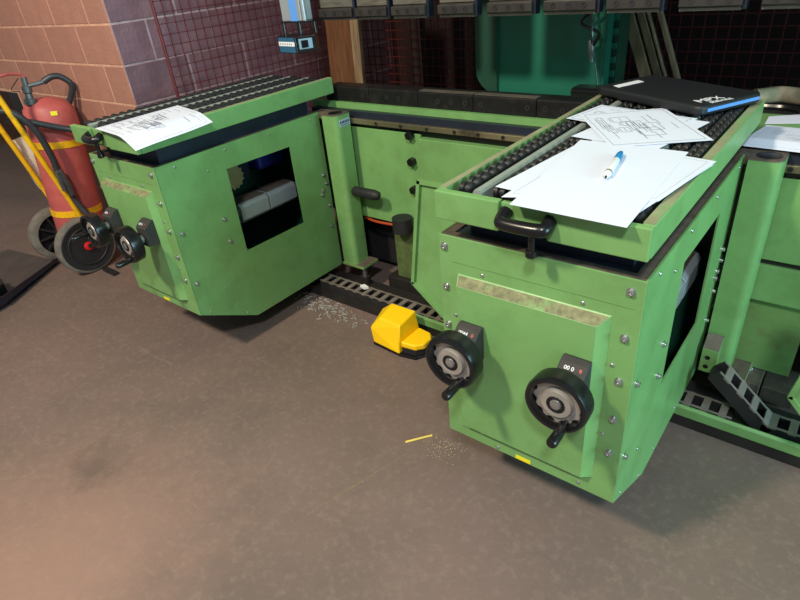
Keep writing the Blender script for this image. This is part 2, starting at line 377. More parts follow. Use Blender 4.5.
box('base_block', (-0.05, 0.06, 2.08, 2.24, 0.02, 0.085), RUBMETAL, pb, bevel=0.003)
MB().tube(spline([(-2.2, 2.2, 0.37), (-1.975, 2.1, 0.384), (-1.78, 2.1, 0.388), (-1.6, 2.15, 0.36)]), 0.007, 8).build('power_cable', ORANGE, pb, smooth=True)
# floor rail of the support arms
fr = MB().prism([(1.798, 0.052), (1.798, 0.090), (1.804, 0.098), (1.812, 0.098), (1.812, 0.052)], 'x', -1.64, 1.9)
fr.build('floor_rail', GREEN, pb, bevel=0.003)
box('rail_shadow_block', (-2.4, 1.9, 1.806, 2.02, 0.0, 0.0505), DIRTY, pb)  # base under the rail, dark to stand for the shadow band there
# ram with punch holders
box('ram_beam', (-2.25, 2.0, 2.16, 2.40, 1.62, 2.9), GREEN, pb)
HX = [(-2.186, -1.975), (-1.950, -1.772), (-1.740, -1.562), (-1.495, -1.327), (-1.263, -1.076), (-1.028, -0.836), (-0.797, -0.622), (-0.564, -0.383), (-0.332, -0.15), (-0.098, 0.08), (0.13, 0.31)]
for a, b_ in HX:
    h = MB().prism([(2.143, 1.374), (2.132, 1.380), (2.132, 1.412), (2.155, 1.418), (2.155, 1.6195), (2.19, 1.6195), (2.19, 1.374)], 'x', a, b_).build('punch_holder', HOLDER, pb, bevel=0.002)
    MB().prism([(2.150, 1.420), (2.1495, 1.6195), (2.1545, 1.6195), (2.1545, 1.420)], 'x', a + 0.002, b_ - 0.002).build('cover_strip', TOOLTOP, h)
    MB().box(a, b_ - 0.004, 2.150, 2.188, 1.3655, 1.374).build('lower_lip', TOOLTOP, h)
    wdt = b_ - a
    for fx in (0.2, 0.5, 0.8):
        MB().lathe((a + wdt * fx, 2.1322, 1.396), (0, -1, 0), [(0, 0.010), (0.003, 0.010), (0.003, 0.006), (0.0004, 0.006)], 12).build('clamp_screw', BLACKRUB if fx == 0.5 else DIRTY, h, smooth=True)
    MB().box(b_ + 0.001, b_ + 0.010, 2.150, 2.188, 1.368, 1.6195).build('clamp_plate', BLACKPLATE, h)
box('unseen_light_blocker', (2.02, 2.08, 2.0, 3.0, 0.0, 2.9), GREEN, pb)  # unseen plate added to keep light off the space behind the machine
# rear frame in teal
MB().box(-1.43, -0.925, 2.52, 2.58, 0.6, 2.7).build('rear_frame_plate', TEAL, pb)
gp = [(-1.545, 2.6), (-1.545, 1.10)] + [(-1.545 + 0.115 * (1 - math.cos(t)), 1.10 - 0.11 * math.sin(t)) for t in [i * math.pi / 12 for i in range(1, 7)]] + [(-1.43, 2.6)]
MB().prism(gp, 'y', 2.50, 2.53).build('frame_gusset', DKGREEN, pb)
col_ = box('frame_column', (-0.995, -0.905, 2.60, 2.72, 0.4, 2.7), DKGREEN, pb)
for i in range(9):
    box('ladder_rung', (-0.930, -0.908, 2.585, 2.599, 0.96 + i * 0.055, 0.985 + i * 0.055), TEAL, col_)
hb = MB().tube(spline([(-0.985, 2.49, 1.52), (-0.98, 2.47, 1.36), (-0.965, 2.46, 1.25), (-0.975, 2.47, 1.18)]), 0.006, 6)
hang = thing('hanging_cable', (-0.98, 2.49, 1.13), 'tangled black cable with grey plug hanging on the teal frame', 'cable')
hb.build('cable', BLACK, hang, smooth=True)
MB().tube(spline([(-0.985, 2.49, 1.50), (-0.94, 2.46, 1.38), (-1.02, 2.47, 1.30), (-0.94, 2.46, 1.26), (-0.97, 2.47, 1.20)]), 0.007, 6).build('loop', BLACK, hang, smooth=True)
MB().tube(spline([(-0.97, 2.47, 1.20), (-0.955, 2.49, 1.14), (-0.935, 2.49, 1.04)]), 0.002, 6).build('tail_wire', BLACK, hang, smooth=True)
MB().lathe((-0.972, 2.47, 1.235), (0.1, 0, -1), [(0, 0.008), (0.01, 0.014), (0.05, 0.014), (0.06, 0.009), (0.085, 0.009)], 10).build('plug', VALVE, hang, smooth=True)

# ---------------------------------------------------------------- sheet supports
W_, ZTOP, ZF, ZB, YC, D_ = 0.532, 0.972, 0.279, 0.118, 0.293, 0.92
rbm = MB().lathe((-0.018, 0, 0), (1, 0, 0), [(0, 0.010), (0.004, 0.017), (0.014, 0.017), (0.017, 0.012), (0.019, 0.012), (0.022, 0.017), (0.032, 0.017), (0.036, 0.010)], 10)
ROLLER = proto(rbm, BRUSH, 'roller')
BOLT = proto(MB().lathe((0, 0, 0), (0, -1, 0), [(0, 0.0105), (0.0015, 0.0105), (0.0015, 0.0075), (0.009, 0.0075), (0.0095, 0.0068), (0.0095, 0.0038), (0.006, 0.0038)], 12), STEEL, 'bolt')
SCREW = proto(MB().lathe((0, 0, 0), (0, -1, 0), [(0, 0.0055), (0.002, 0.0055), (0.0035, 0.004), (0.0042, 0.002)], 10), STEEL, 'screw')
BOLT_X = proto(MB().lathe((0, 0, 0), (1, 0, 0), [(0, 0.0105), (0.0015, 0.0105), (0.0015, 0.0075), (0.009, 0.0075), (0.0095, 0.0068), (0.0095, 0.0038), (0.006, 0.0038)], 12), STEEL, 'bolt')
SCREW_X = proto(MB().lathe((0, 0, 0), (1, 0, 0), [(0, 0.005), (0.002, 0.005), (0.0035, 0.0035), (0.004, 0.002)], 10), STEEL, 'screw')

def plate_hole(outer, hole, x0, x1):
    # side plate: outer (y,z) polygon with a 4-corner hole, as strips
    mb = MB(); bm = bmesh.new()
    ov = [bm.verts.new((0, p[0], p[1])) for p in outer]; hv = [bm.verts.new((0, p[0], p[1])) for p in hole]
    es = [bm.edges.new((ov[i], ov[(i + 1) % len(ov)])) for i in range(len(ov))] + [bm.edges.new((hv[i], hv[(i + 1) % len(hv)])) for i in range(len(hv))]
    bmesh.ops.triangle_fill(bm, edges=es, use_beauty=True, use_dissolve=False)
    bm.verts.index_update(); vs_ = [v.co.copy() for v in bm.verts]; n = len(vs_)
    tris = [tuple(v.index for v in f.verts) for f in bm.faces]; bm.free()
    no, nh = len(outer), len(hole)
    fs = [t for t in tris] + [tuple(n + i for i in reversed(t)) for t in tris]
    fs += [(i, (i + 1) % no, n + (i + 1) % no, n + i) for i in range(no)]
    fs += [(no + i, no + (i + 1) % nh, n + no + (i + 1) % nh, n + no + i) for i in range(nh)]
    mb.add([(x0, v.y, v.z) for v in vs_] + [(x1, v.y, v.z) for v in vs_], fs); return mb

def handwheel(root, cx, yp, cz, ang, digits, cnt_z, out=0.064):
    kx = cx + 0.006; cnt_z += 0.016
    # counter box on the shaft, then the wheel in front of it
    cb = MB().prism([(yp, cnt_z - 0.100), (yp, cnt_z + 0.005), (yp - 0.010, cnt_z + 0.007), (yp - 0.024, cnt_z + 0.001), (yp - 0.050, cnt_z - 0.020), (yp - 0.053, cnt_z - 0.100)], 'x', kx - 0.035, kx + 0.035).build('counter_box', COUNTERM, root, bevel=0.003)
    nrm = Vector((0, -0.021, 0.026)).normalized()
    cpos = Vector((kx, yp - 0.036, cnt_z - 0.0087)) + nrm * 0.0008
    MB().hexa([cpos + Vector((sx * 0.030, 0, 0)) + Vector((0, -0.026, -0.021)).normalized() * t for sx, t in ((-1, 0.007), (1, 0.007), (1, -0.007), (-1, -0.007))],
              [cpos + nrm * 0.0006 + Vector((sx * 0.030, 0, 0)) + Vector((0, -0.026, -0.021)).normalized() * t for sx, t in ((-1, 0.007), (1, 0.007), (1, -0.007), (-1, -0.007))]).build('counter_window', BLACKRUB, cb)
    fr_ = frame(cpos + nrm * 0.001 + Vector((-0.007, 0, 0)), (1, 0, 0), (0, 0.026, 0.021))
    text_mesh(digits[:-1], 0.014, WHITE, 'digits', cb, fr_)
    fr2 = frame(cpos + nrm * 0.001 + Vector((0.021, 0, 0)), (1, 0, 0), (0, 0.026, 0.021))
    text_mesh(digits[-1], 0.014, DIGRED, 'last_digit', cb, fr2)
    yb = yp - out                                   # rear of the rim
    c = (cx, yb, cz)
    MB().cyl((cx, yp, cz), (cx, yb - 0.012, cz), 0.018, 16).build('shaft', HUBGREY, root, smooth=True)
    wh = MB().lathe(c, (0, -1, 0), [(0.000, 0.062), (-0.004, 0.070), (0.000, 0.077), (0.036, 0.079), (0.046, 0.076), (0.049, 0.070), (0.047, 0.064), (0.034, 0.062)], 40, closed=True).build('handwheel', BLACK, root, smooth=True)
    # cast spoke disc with scalloped edge
    pr = []
    for i in range(96):
        t = 2 * math.pi * i / 96; r = 0.0605 + 0.0038 * math.cos(t * 12); pr.append((cx + r * math.cos(t), cz + r * math.sin(t)))
    MB().prism(pr, 'y', yb - 0.026, yb - 0.008).build('spoke_disc', HUBGREY, wh, bevel=0.0015)
    MB().lathe((cx, yb - 0.026, cz), (0, -1, 0), [(0, 0.041), (0.008, 0.040), (0.014, 0.037), (0.014, 0.024)], 28).build('hub_ring', HUBGREY, wh, smooth=True)
    MB().lathe((cx, yb - 0.034, cz), (0, -1, 0), [(0, 0.024), (0.008, 0.023), (0.010, 0.020), (0.006, 0.014)], 24).build('hub_cup', BLACK, wh, smooth=True)
    MB().lathe((cx, yb - 0.037, cz), (0, -1, 0), [(0, 0.0125), (0.007, 0.0125), (0.008, 0.0105)], 20).build('hub_bolt', STEEL, wh, smooth=True)
    gx, gz = cx + 0.060 * math.cos(ang), cz + 0.060 * math.sin(ang)
    MB().lathe((gx, yb - 0.026, gz), (0, -1, 0), [(0, 0.007), (0.018, 0.007), (0.019, 0.0115), (0.05, 0.013), (0.080, 0.0135), (0.085, 0.011)], 18).build('grip', BLACK, wh, smooth=True)

def sheet_support(loc, label, angs, digits, left_wing, handle_pos, wall_z=1.112, px=0.0, wheel_out=0.064, bx=-.11, by=(.42, .592, .602, .78)):
    X0, Y0 = loc[0], loc[1]
    t = thing('sheet_support', (X0 - 0.25, Y0 + 0.5, 0), label, 'machine arm', 'front sheet supports of the press brake')
    lx = lambda x: X0 + x
    ly = lambda y: Y0 + y
    # ---- shell
    box('front_panel', (lx(-W_), lx(0), ly(0), ly(0.005), ZF, ZTOP), GREEN, t, bevel=0.0015)
    outer = [(ly(0.0055), ZTOP), (ly(0.0055), ZF), (ly(YC), ZB), (ly(D_), ZB), (ly(D_), ZTOP)]
    hole = [(ly(0.326), 0.867), (ly(0.70), 0.860), (ly(0.70), 0.462), (ly(0.326), 0.465)]
    plate_hole(outer, hole, lx(-0.005), lx(0.0)).build('side_panel', GREEN, t)
    MB().prism(outer, 'x', lx(-W_), lx(-W_ + 0.005)).build('side_panel', GREEN, t)
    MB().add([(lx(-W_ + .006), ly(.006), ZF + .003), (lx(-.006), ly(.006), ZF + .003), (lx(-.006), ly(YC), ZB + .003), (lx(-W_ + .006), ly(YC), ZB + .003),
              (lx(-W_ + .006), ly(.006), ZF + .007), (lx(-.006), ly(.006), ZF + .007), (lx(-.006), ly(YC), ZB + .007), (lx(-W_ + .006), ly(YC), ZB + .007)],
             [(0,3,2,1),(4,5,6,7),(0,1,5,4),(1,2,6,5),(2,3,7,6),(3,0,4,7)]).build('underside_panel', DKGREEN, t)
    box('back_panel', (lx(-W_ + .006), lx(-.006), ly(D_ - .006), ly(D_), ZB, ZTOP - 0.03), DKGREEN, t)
    box('bottom_panel', (lx(-W_ + .006), lx(-.006), ly(YC + 0.002), ly(D_ - .008), ZB, ZB + 0.006), TEAL, t)
    # ---- top: brown rim with dark plate sunk inside
    rm = MB()
    rm.box(lx(-W_ + .006), lx(-.006), ly(.006), ly(.030), ZTOP - .012, ZTOP - 0.001); rm.box(lx(-W_ + .006), lx(-.006), ly(D_ - .03), ly(D_ - .001), ZTOP - .012, ZTOP - .001)
    rm.box(lx(-W_ + .006), lx(-W_ + .032), ly(.0302), ly(D_ - .0302), ZTOP - .012, ZTOP - .001); rm.box(lx(-.032), lx(-.006), ly(.0302), ly(D_ - .0302), ZTOP - .012, ZTOP - .001)
    rm.build('top_rim', RUBMETAL, t)
    box('top_plate', (lx(-W_ + .033), lx(-.033), ly(.031), ly(D_ - .031), ZTOP - .03, ZTOP - .006), BLACKPLATE, t)
    box('tray_lift', (lx(-0.47), lx(-0.05), ly(.06), ly(.90), ZTOP - .0055, 1.036), BLACKPLATE, t)
    # ---- raised cover with bevelled edges
    a0, a1, c0, c1, bv = lx(-0.474), lx(-0.064), 0.345, 0.868, 0.024
    MB().hexa([(a0, ly(-.0005), c0), (a1, ly(-.0005), c0), (a1, ly(-.0005), c1), (a0, ly(-.0005), c1)],
              [(a0 + .010, ly(-.026), c0 + .006), (a1 - bv, ly(-.026), c0 + .006), (a1 - bv, ly(-.026), c1 - bv), (a0 + .010, ly(-.026), c1 - bv)]).build('raised_cover', GREEN, t)
    e = 0.0012
    MB().hexa([(a0 + .012, ly(-.0245) - e, c1 - bv - .001 + .002), (a1 - bv, ly(-.0245) - e, c1 - bv + .001), (a1 - .004, ly(-.003) - e, c1 - .003), (a0 + .004, ly(-.003) - e, c1 - .003)],
              [(a0 + .012, ly(-.0245) - e + .0004, c1 - bv + .0015), (a1 - bv, ly(-.0245) - e + .0004, c1 - bv + .0015), (a1 - .004, ly(-.003) - e + .0004, c1 - .0025), (a0 + .004, ly(-.003) - e + .0004, c1 - .0025)]).build('worn_edge', WORN, t)
    box('flange_strip', (lx(-W_ + .04), lx(-.02), ly(-.0015), ly(-.0003), 0.8997, 0.9003), GREEN_OLD, t)
    # ---- fasteners
    for z in (0.941, 0.819, 0.694, 0.573, 0.457):
        inst('bolt', BOLT, t, (lx(-.030), ly(0), z)); inst('bolt', BOLT, t, (lx(-.513), ly(0), z))
    for x, z in ((-.133, .881), (-.05, .734), (-.052, .511), (-.487, .732), (-.487, .51), (-.41, .325), (-.355, .292), (-.118, .325), (-.10, .30), (-.40, .881)):
        inst('screw', SCREW, t, (lx(x), ly(0), z))
    for y, z in ((.035, .675), (.25, .55), (.25, .658), (.03, .435), (.887, .656), (.898, .609), (.856, .559), (.899, .485), (.868, .66 - .08), (.89, .366)):
        inst('bolt', BOLT_X, t, (lx(0), ly(y), z))
    for y, z in ((.054, .271), (.241, .163), (.389, .15), (.091, .949), (.341, .949), (.59, .949), (.857, .949), (.234, .887), (.16, .348), (.62, .15)):
        inst('screw', SCREW_X, t, (lx(0), ly(y), z))
    box('sticker', (lx(-0.294), lx(-0.246), ly(-.0016), ly(-.0004), 0.283, 0.297), LABELY, t)
    # ---- inner mechanism seen through the opening
    for y0, y1 in (by[:2], by[2:]):
        MB().prism([(lx(bx - .125), .56), (lx(bx - .11), .545), (lx(bx - .015), .545), (lx(bx), .56), (lx(bx), .625), (lx(bx - .015), .64), (lx(bx - .11), .64), (lx(bx - .125), .625)], 'y', ly(y0), ly(y1)).build('slide_block', ALU, t, bevel=0.002)
        box('block_top', (lx(bx - .105), lx(bx - .02), ly(y0 + .003), ly(y1 - .003), .6405, .645), RUBMETAL, t)
    MB().cyl((lx(-.17), ly(.33), .592), (lx(-.17), ly(.86), .592), .022, 16).build('guide_shaft', STEEL, t, smooth=True)
    gear = []
    for i in range(56):
        a = 2 * math.pi * i / 56; r = .062 if i % 4 < 2 else .054; gear.append((ly(.47) + r * math.cos(a), .755 + r * math.sin(a)))
    MB().prism(gear, 'x', lx(-.20), lx(-.18)).build('sprocket', BRASSG, t)
    box('motor', (lx(-.40), lx(-.22), ly(.66), ly(.84), .72, .88), BLUEM, t, bevel=0.02)
    box('gearbox', (lx(-.40), lx(-.28), ly(.50), ly(.645), .68, .86), BLACKPLATE, t, bevel=0.006)
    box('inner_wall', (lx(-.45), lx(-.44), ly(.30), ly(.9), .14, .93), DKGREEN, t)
    MB().tube(spline([(lx(-.1), ly(.28), .50), (lx(-.12), ly(.36), .44), (lx(-.1), ly(.45), .39), (lx(-.14), ly(.55), .36)]), .003, 6).build('white_wire', WHITE, t, smooth=True)
    # ---- tray
    tx0, tx1, ty0, ty1, tz0, tz1 = lx(-.505), lx(.005), ly(-.041), ly(1.046), 1.037, 1.112
    tr = MB()
    th = 0.022
    tr.box(tx0, tx0 + th, ty0 + .0185, ty1, tz0, wall_z); tr.box(tx1 - .026, tx1, ty0 + .0185, ty1, tz0, tz1)
    tr.box(tx0 + th, tx1 - .026, ty1 - th, ty1, tz0, wall_z)
    tray = tr.build('tray', GREEN, t, bevel=0.003)
    box('front_plate', (tx0 + .0005, lx(-.329), ty0 - .004, ty0 + .018, tz0 + .001, tz1 - .001), GREEN, tray, bevel=0.003)
    box('front_plate', (lx(-.327), lx(-.213), ty0 + .006, ty0 + .020, tz0 + .004, tz1 - .004), GREEN, tray, bevel=0.002)
    box('front_plate', (lx(-.211), tx1 - .001, ty0 - .001, ty0 + .018, tz0 + .001, tz1 - .001), GREEN, tray, bevel=0.003)
    box('tray_floor', (tx0 + th, tx1 - .026, ty0 + .021, ty1 - th, 1.060, 1.068), DIRTY, tray)
    for x in (-.405, -.268, -.131):
        MB().prism([(lx(x - .012), 1.068), (lx(x - .012), 1.107), (lx(x - .007), 1.1135), (lx(x + .007), 1.1135), (lx(x + .012), 1.107), (lx(x + .012), 1.068)], 'y', ty0 + .032, ty1 - .03).build('rail', RAIL, tray)
    n = 26
    for k, x in enumerate((-.449, -.362, -.313, -.224, -.175, -.087, -.046)):
        for i in range(n):
            y = .012 + (1.0 / n) * (i + (0.5 if k % 2 else 0.15))
            inst('roller', ROLLER, tray, (lx(x), ly(y), 1.102))
    box('worn_top', (tx0 + .002, tx0 + th - .001, ty0 + .02, ty1 - .003, wall_z + .0002, wall_z + .001), WORNTOP, tray)
    box('worn_top', (tx1 - .025, tx1 - .003, ty0 + .02, ty1 - .003, tz1 + .0002, tz1 + .001), WORNTOP, tray)
    hx0, hx1 = handle_pos
    hd = MB().tube(spline([(lx(hx0), ty0 + .006, 1.088), (lx(hx0), ty0 - .018, 1.078), (lx(hx0 + .014), ty0 - .031, 1.074), (lx(hx1 - .014), ty0 - .031, 1.074), (lx(hx1), ty0 - .018, 1.078), (lx(hx1), ty0 + .006, 1.088)], 6), .0155, 14).build('tray_handle', BLACK, tray, smooth=True)
    MB().lathe((lx((hx0 + hx1) / 2 + .02), ty0 - .015, 1.036), (0, 0, -1), [(-.03, .008), (.02, .008), (.021, .013), (.034, .014), (.038, .010)], 14).build('latch_knob', BLACK, tray, smooth=True)
    # ---- handwheels
    handwheel(t, lx(-.423), ly(-.0262), 0.676, angs[0], digits[0], 0.722, wheel_out)
    handwheel(t, lx(-.128), ly(-.0262), 0.672, angs[1], digits[1], 0.726, wheel_out)
    # ---- hinge post
    pp = [(lx(.016 + px), ly(.885))] + [(lx(px + .11 - .028 + .028 * math.sin(a)), ly(.885 + .028 - .028 * math.cos(a))) for a in [i * math.pi / 10 for i in range(6)]] + [(lx(.11 + px), ly(.982)), (lx(.016 + px), ly(.982))]
    post = MB().prism(pp, 'z', .165, .966).build('hinge_post', GREEN, t, smooth=True)
    ppt = [(lx(-.02), ly(.921))] + pp[0:] + [(lx(-.02), ly(1.01))]
    MB().prism(pp, 'z', .9662, .9715).build('post_cap', RUBMETAL, post)
    box('hinge_bridge', (lx(-.035), lx(.0155 + px), ly(.9215), ly(.981), .94, .9715), RUBMETAL, post)
    MB().lathe((lx(.064 + px), ly(.934), .9716), (0, 0, 1), [(0, .036), (.001, .036), (.001, .033), (0.0002, .033)], 28).build('pivot_ring', BLACK, post, smooth=True)
    box('gap_shade_fill', (lx(.001), lx(.0155 + px), ly(.93), ly(.98), .17, .939), BLACK, t)  # solid black fill standing for shade between side panel and post
    box('post_foot', (lx(.012 + px), lx(.17 + px), ly(.875), ly(1.0), .150, .165), GREEN_OLD, post, bevel=0.003)
    box('foot_top', (lx(.113 + px), lx(.168 + px), ly(.878), ly(.998), .1652, .1665), RUBMETAL, post)
    MB().cyl((lx(.15 + px), ly(.90), .149), (lx(.15 + px), ly(.90), .10), .012, 12).build('roller_axle', STEEL, post, smooth=True)
    MB().cyl((lx(.15 + px), ly(.90), .10), (lx(.15 + px), ly(.90), .0515), .028, 20).build('guide_roller', DIRTY, post, smooth=True)
    return t
WORNTOP = mat('worn_olive_top', srgb(138, 138, 108), 0.55, var=0.2, scale=14, stain=srgb(112, 158, 96), samt=0.8, sscale=6)
WORN = mat('worn_edge_paint', srgb(118, 118, 84), 0.7, var=0.35, scale=70, stain=srgb(116, 160, 96), samt=1.0, sscale=14, sw=0.05)

SR = (-0.270, 1.097); SL = (-2.155, 1.079)
supR = sheet_support(SR, 'nearest green sheet support with two black handwheels and papers on its tray', (math.radians(-62), math.radians(-66)), ('00440', '00 09'), True, (-.312, -.205), bx=-.05, by=(.47, .655, .665, .86))
supL = sheet_support(SL, 'green sheet support at left next to the fire extinguisher', (math.radians(200), math.radians(-75)), ('00310', '00125'), False, (-.345, -.26), wall_z=1.085, px=.042, wheel_out=0.088)
# knob handle and name label on the left post
MB().lathe((-2.002, 2.02, 0.575), (1, 0, 0), [(0, .02), (.01, .026), (.14, .027), (.165, .022), (.175, .010)], 20).build('post_handle', BLACKRUB, supL, smooth=True)
lab = MB().box(-2.0028, -2.0016, 1.985, 2.058, 0.912, 0.945).build('name_label', LABELG, supL)
for i in range(6):
    box('lettering', (-2.0014, -2.0011, 1.990 + i * .011, 1.990 + i * .011 + .007, .926, .938), BLACKPLATE, lab)
box('lettering', (-2.0014, -2.0011, 1.992, 2.05, .917, .920), BLACKPLATE, lab)
# rear foot block on the right post
fb = MB().prism([(1.925, .185), (1.925, .285), (1.975, .325), (1.975, .185)], 'x', -.252, -.198).build('foot_block', GREEN_OLD, supR, bevel=0.002)
MB().prism([(1.926, .2865), (1.926, .288), (1.974, .3265), (1.974, .325)], 'x', -.251, -.199).build('block_top', RUBMETAL, fb)
for z in (.21, .25):
    MB().lathe((-0.230, 1.9249, z), (0, -1, 0), [(0, .009), (.001, .009), (.001, .006)], 14).build('bolt_hole', BLACK, fb, smooth=True)
# guard wing to the left of the right support
def guard(parent, name, pts, y, material=GREEN):
    o = MB().prism(pts, 'y', y, y + .004).build(name, material, parent)
    n = len(pts)
    for i in range(n):
        a, b_ = Vector(pts[i]), Vector(pts[(i + 1) % n]); d = (b_ - a).normalized(); nn = Vector((-d.y, d.x)) * .014
        q = [a, b_, b_ + nn, a + nn]
        MB().prism([tuple(v) for v in q], 'y', y - .012, y - .0005).build('rim_flange', material, o)
    return o
guard(supR, 'guard_wing', [(-1.275, 0.465), (-1.06, 0.29), (-0.81, 0.29), (-0.81, 0.910), (-1.207, 0.910)], 1.55)

# separate guard at the far right edge
gr = guard(None, 'guard_panel', [(0.028, 0.40), (0.12, 0.30), (0.5, 0.30), (0.5, 0.85), (0.095, 0.85)], 1.64)
tag(gr, 'green sheet guard panel cut off by the right edge of the photo', 'guard panel')
for z in (.44, .62):
    MB().lathe((0.06 + (z - .44) * .14, 1.6395, z), (0, -1, 0), [(0, .008), (.0012, .008), (.0012, .005)], 12).build('bolt_hole', BLACK, gr, smooth=True)

# ---------------------------------------------------------------- cable chains on the floor
def chain(name, label, path, y0, y1, pitch, h):
    # path: list of (x, z) in a vertical plane; width y0..y1
    t = thing(name, (path[0][0], (y0 + y1) / 2, 0), label, 'cable chain')
    for ya in (y0, y1 - .012):
        mb = MB()
        for (xa, za), (xb, zb) in zip(path[:-1], path[1:]):
            d = Vector((xb - xa, zb - za)).normalized(); nn = Vector((-d.y, d.x)) * h
            if nn.y < 0: nn = -nn
            mb.prism([(xa, za), (xb, zb), (xb + nn.x, zb + nn.y), (xa + nn.x, za + nn.y)], 'y', ya, ya + .012)
        sd = mb.build('chain_side', CHAIND, t)
        me_ = MB()
        for (xa, za), (xb, zb) in zip(path[:-1], path[1:]):
            d = Vector((xb - xa, zb - za)).normalized(); nn = Vector((-d.y, d.x))
            if nn.y < 0: nn = -nn
            q0, q1 = nn * (h + .0003), nn * (h + .0018)
            me_.prism([(xa + q0.x, za + q0.y), (xb + q0.x, zb + q0.y), (xb + q1.x, zb + q1.y), (xa + q1.x, za + q1.y)], 'y', ya + .001, ya + .011)
        me_.build('dusty_edge', CHAINM, sd)
    inner = MB()
    for (xa, za), (xb, zb) in zip(path[:-1], path[1:]):
        d = Vector((xb - xa, zb - za)); L_ = d.length; d.normalize(); nn = Vector((-d.y, d.x))
        if nn.y < 0: nn = -nn
        k = max(1, int(L_ / pitch))
        for i in range(k):
            s0 = (i + .25) * L_ / k; s1 = s0 + .42 * L_ / k
            q = []
            for s_, hh in ((s0, h - .004), (s1, h - .004), (s1, h + .002), (s0, h + .002)):
                q.append((xa + d.x * s_ + nn.x * hh, za + d.y * s_ + nn.y * hh))
            MB().prism(q, 'y', y0 - .001, y1 + .001).build('cross_bar', CHAINM, t)
        q = [(xa, za), (xb, zb), (xb + nn.x * .01, zb + nn.y * .01), (xa + nn.x * .01, za + nn.y * .01)]
        inner.prism(q, 'y', y0 + .0125, y1 - .0125)
    inner.build('chain_bottom', CHAIND, t)
    return t
chain('cable_chain', 'long straight plastic cable chain lying along the floor rail', [(-2.16, .0507), (-0.10, .0507)], 1.815, 1.895, .058, .048)
chain('cable_chain', 'bent cable chain rising from the rail to the right support post', [(0.75, .0507), (-0.012, .0507), (-0.205, .225)], 1.84, 1.921, .058, .05)

# ---------------------------------------------------------------- foot pedal
pd = thing('foot_pedal', (-1.5, 1.7, 0), 'yellow hooded foot pedal with black base on the floor between the supports', 'foot pedal')
prof = [(-1.60, .018), (-1.63, .07), (-1.625, .115), (-1.585, .150), (-1.44, .150), (-1.425, .13), (-1.425, .018)]
hp = MB(); nP = len(prof)
fr0 = [(x, 1.635, z) for x, z in prof]; fr1 = [(x, 1.655 if z > .05 else 1.64, z) for x, z in prof]
f = [(-1.600, 1.640, .016), (-1.425, 1.625, .016), (-1.425, 1.628, .075), (-1.44, 1.665, .145), (-1.575, 1.675, .145), (-1.617, 1.645, .09)]
bk = [(-1.640, 1.79, .016), (-1.425, 1.79, .016), (-1.425, 1.79, .075), (-1.44, 1.79, .160), (-1.585, 1.79, .160), (-1.655, 1.79, .11)]
hp.add(f + bk, [(0,1,2,3,4,5), (11,10,9,8,7,6)] + [(i, (i + 1) % 6, 6 + (i + 1) % 6, 6 + i) for i in range(6)])
hp.build('hood', YELLOW, pd, bevel=0.008, seg=3)
MB().prism([(-1.424, 1.640), (-1.345, 1.650), (-1.315, 1.685), (-1.315, 1.74), (-1.345, 1.775), (-1.424, 1.785)], 'z', .048, .078).build('toe_guard', YELLOW, pd, bevel=0.008, seg=3)
MB().prism([(-1.605, 1.642), (-1.43, 1.63), (-1.345, 1.645), (-1.318, 1.69), (-1.318, 1.78), (-1.63, 1.785)], 'z', 0.0, .0155).build('base_plate', BLACK, pd, bevel=0.003)
MB().prism([(-1.423, 1.645), (-1.35, 1.655), (-1.325, 1.69), (-1.325, 1.74), (-1.35, 1.77), (-1.423, 1.78)], 'z', .016, .047).build('treadle', BLACKRUB, pd, bevel=0.003)

pd.location += Vector((.004, -.040, 0)); pd.scale = (.97, 1, 1.03)

# ---------------------------------------------------------------- papers, pen, case on the right tray
def sheet(name, corners, z, label, group=None, t=0.0008, bend=None):
    # gently curved sheet from four corners (front-left, front-right, back-right, back-left)
    n = 10; vs_ = []
    for i in range(n + 1):
        for j in range(n + 1):
            u, v = i / n, j / n
            a = Vector(corners[0]) * (1 - u) + Vector(corners[1]) * u; b_ = Vector(corners[3]) * (1 - u) + Vector(corners[2]) * u
            p = a * (1 - v) + b_ * v; zz = z + (bend(u, v) if bend else 0)
            vs_.append((p.x, p.y, zz))
    k = (n + 1) ** 2; fs = []
    for i in range(n):
        for j in range(n):
            q = (i * (n + 1) + j, (i + 1) * (n + 1) + j, (i + 1) * (n + 1) + j + 1, i * (n + 1) + j + 1)
            fs.append(q); fs.append(tuple(k + x for x in reversed(q)))
    rim = [i * (n + 1) for i in range(n)] + [n * (n + 1) + j for j in range(n)] + [i * (n + 1) + n for i in range(n, 0, -1)] + [j for j in range(n, 0, -1)]
    for i in range(len(rim)):
        a, b_ = rim[i], rim[(i + 1) % len(rim)]; fs.append((a, b_, k + b_, k + a))
    o = MB().add([(x, y, zz + t) for x, y, zz in vs_] + vs_, fs).build(name, PAPER, smooth=False)
    tag(o, label, 'paper', group)
    return o
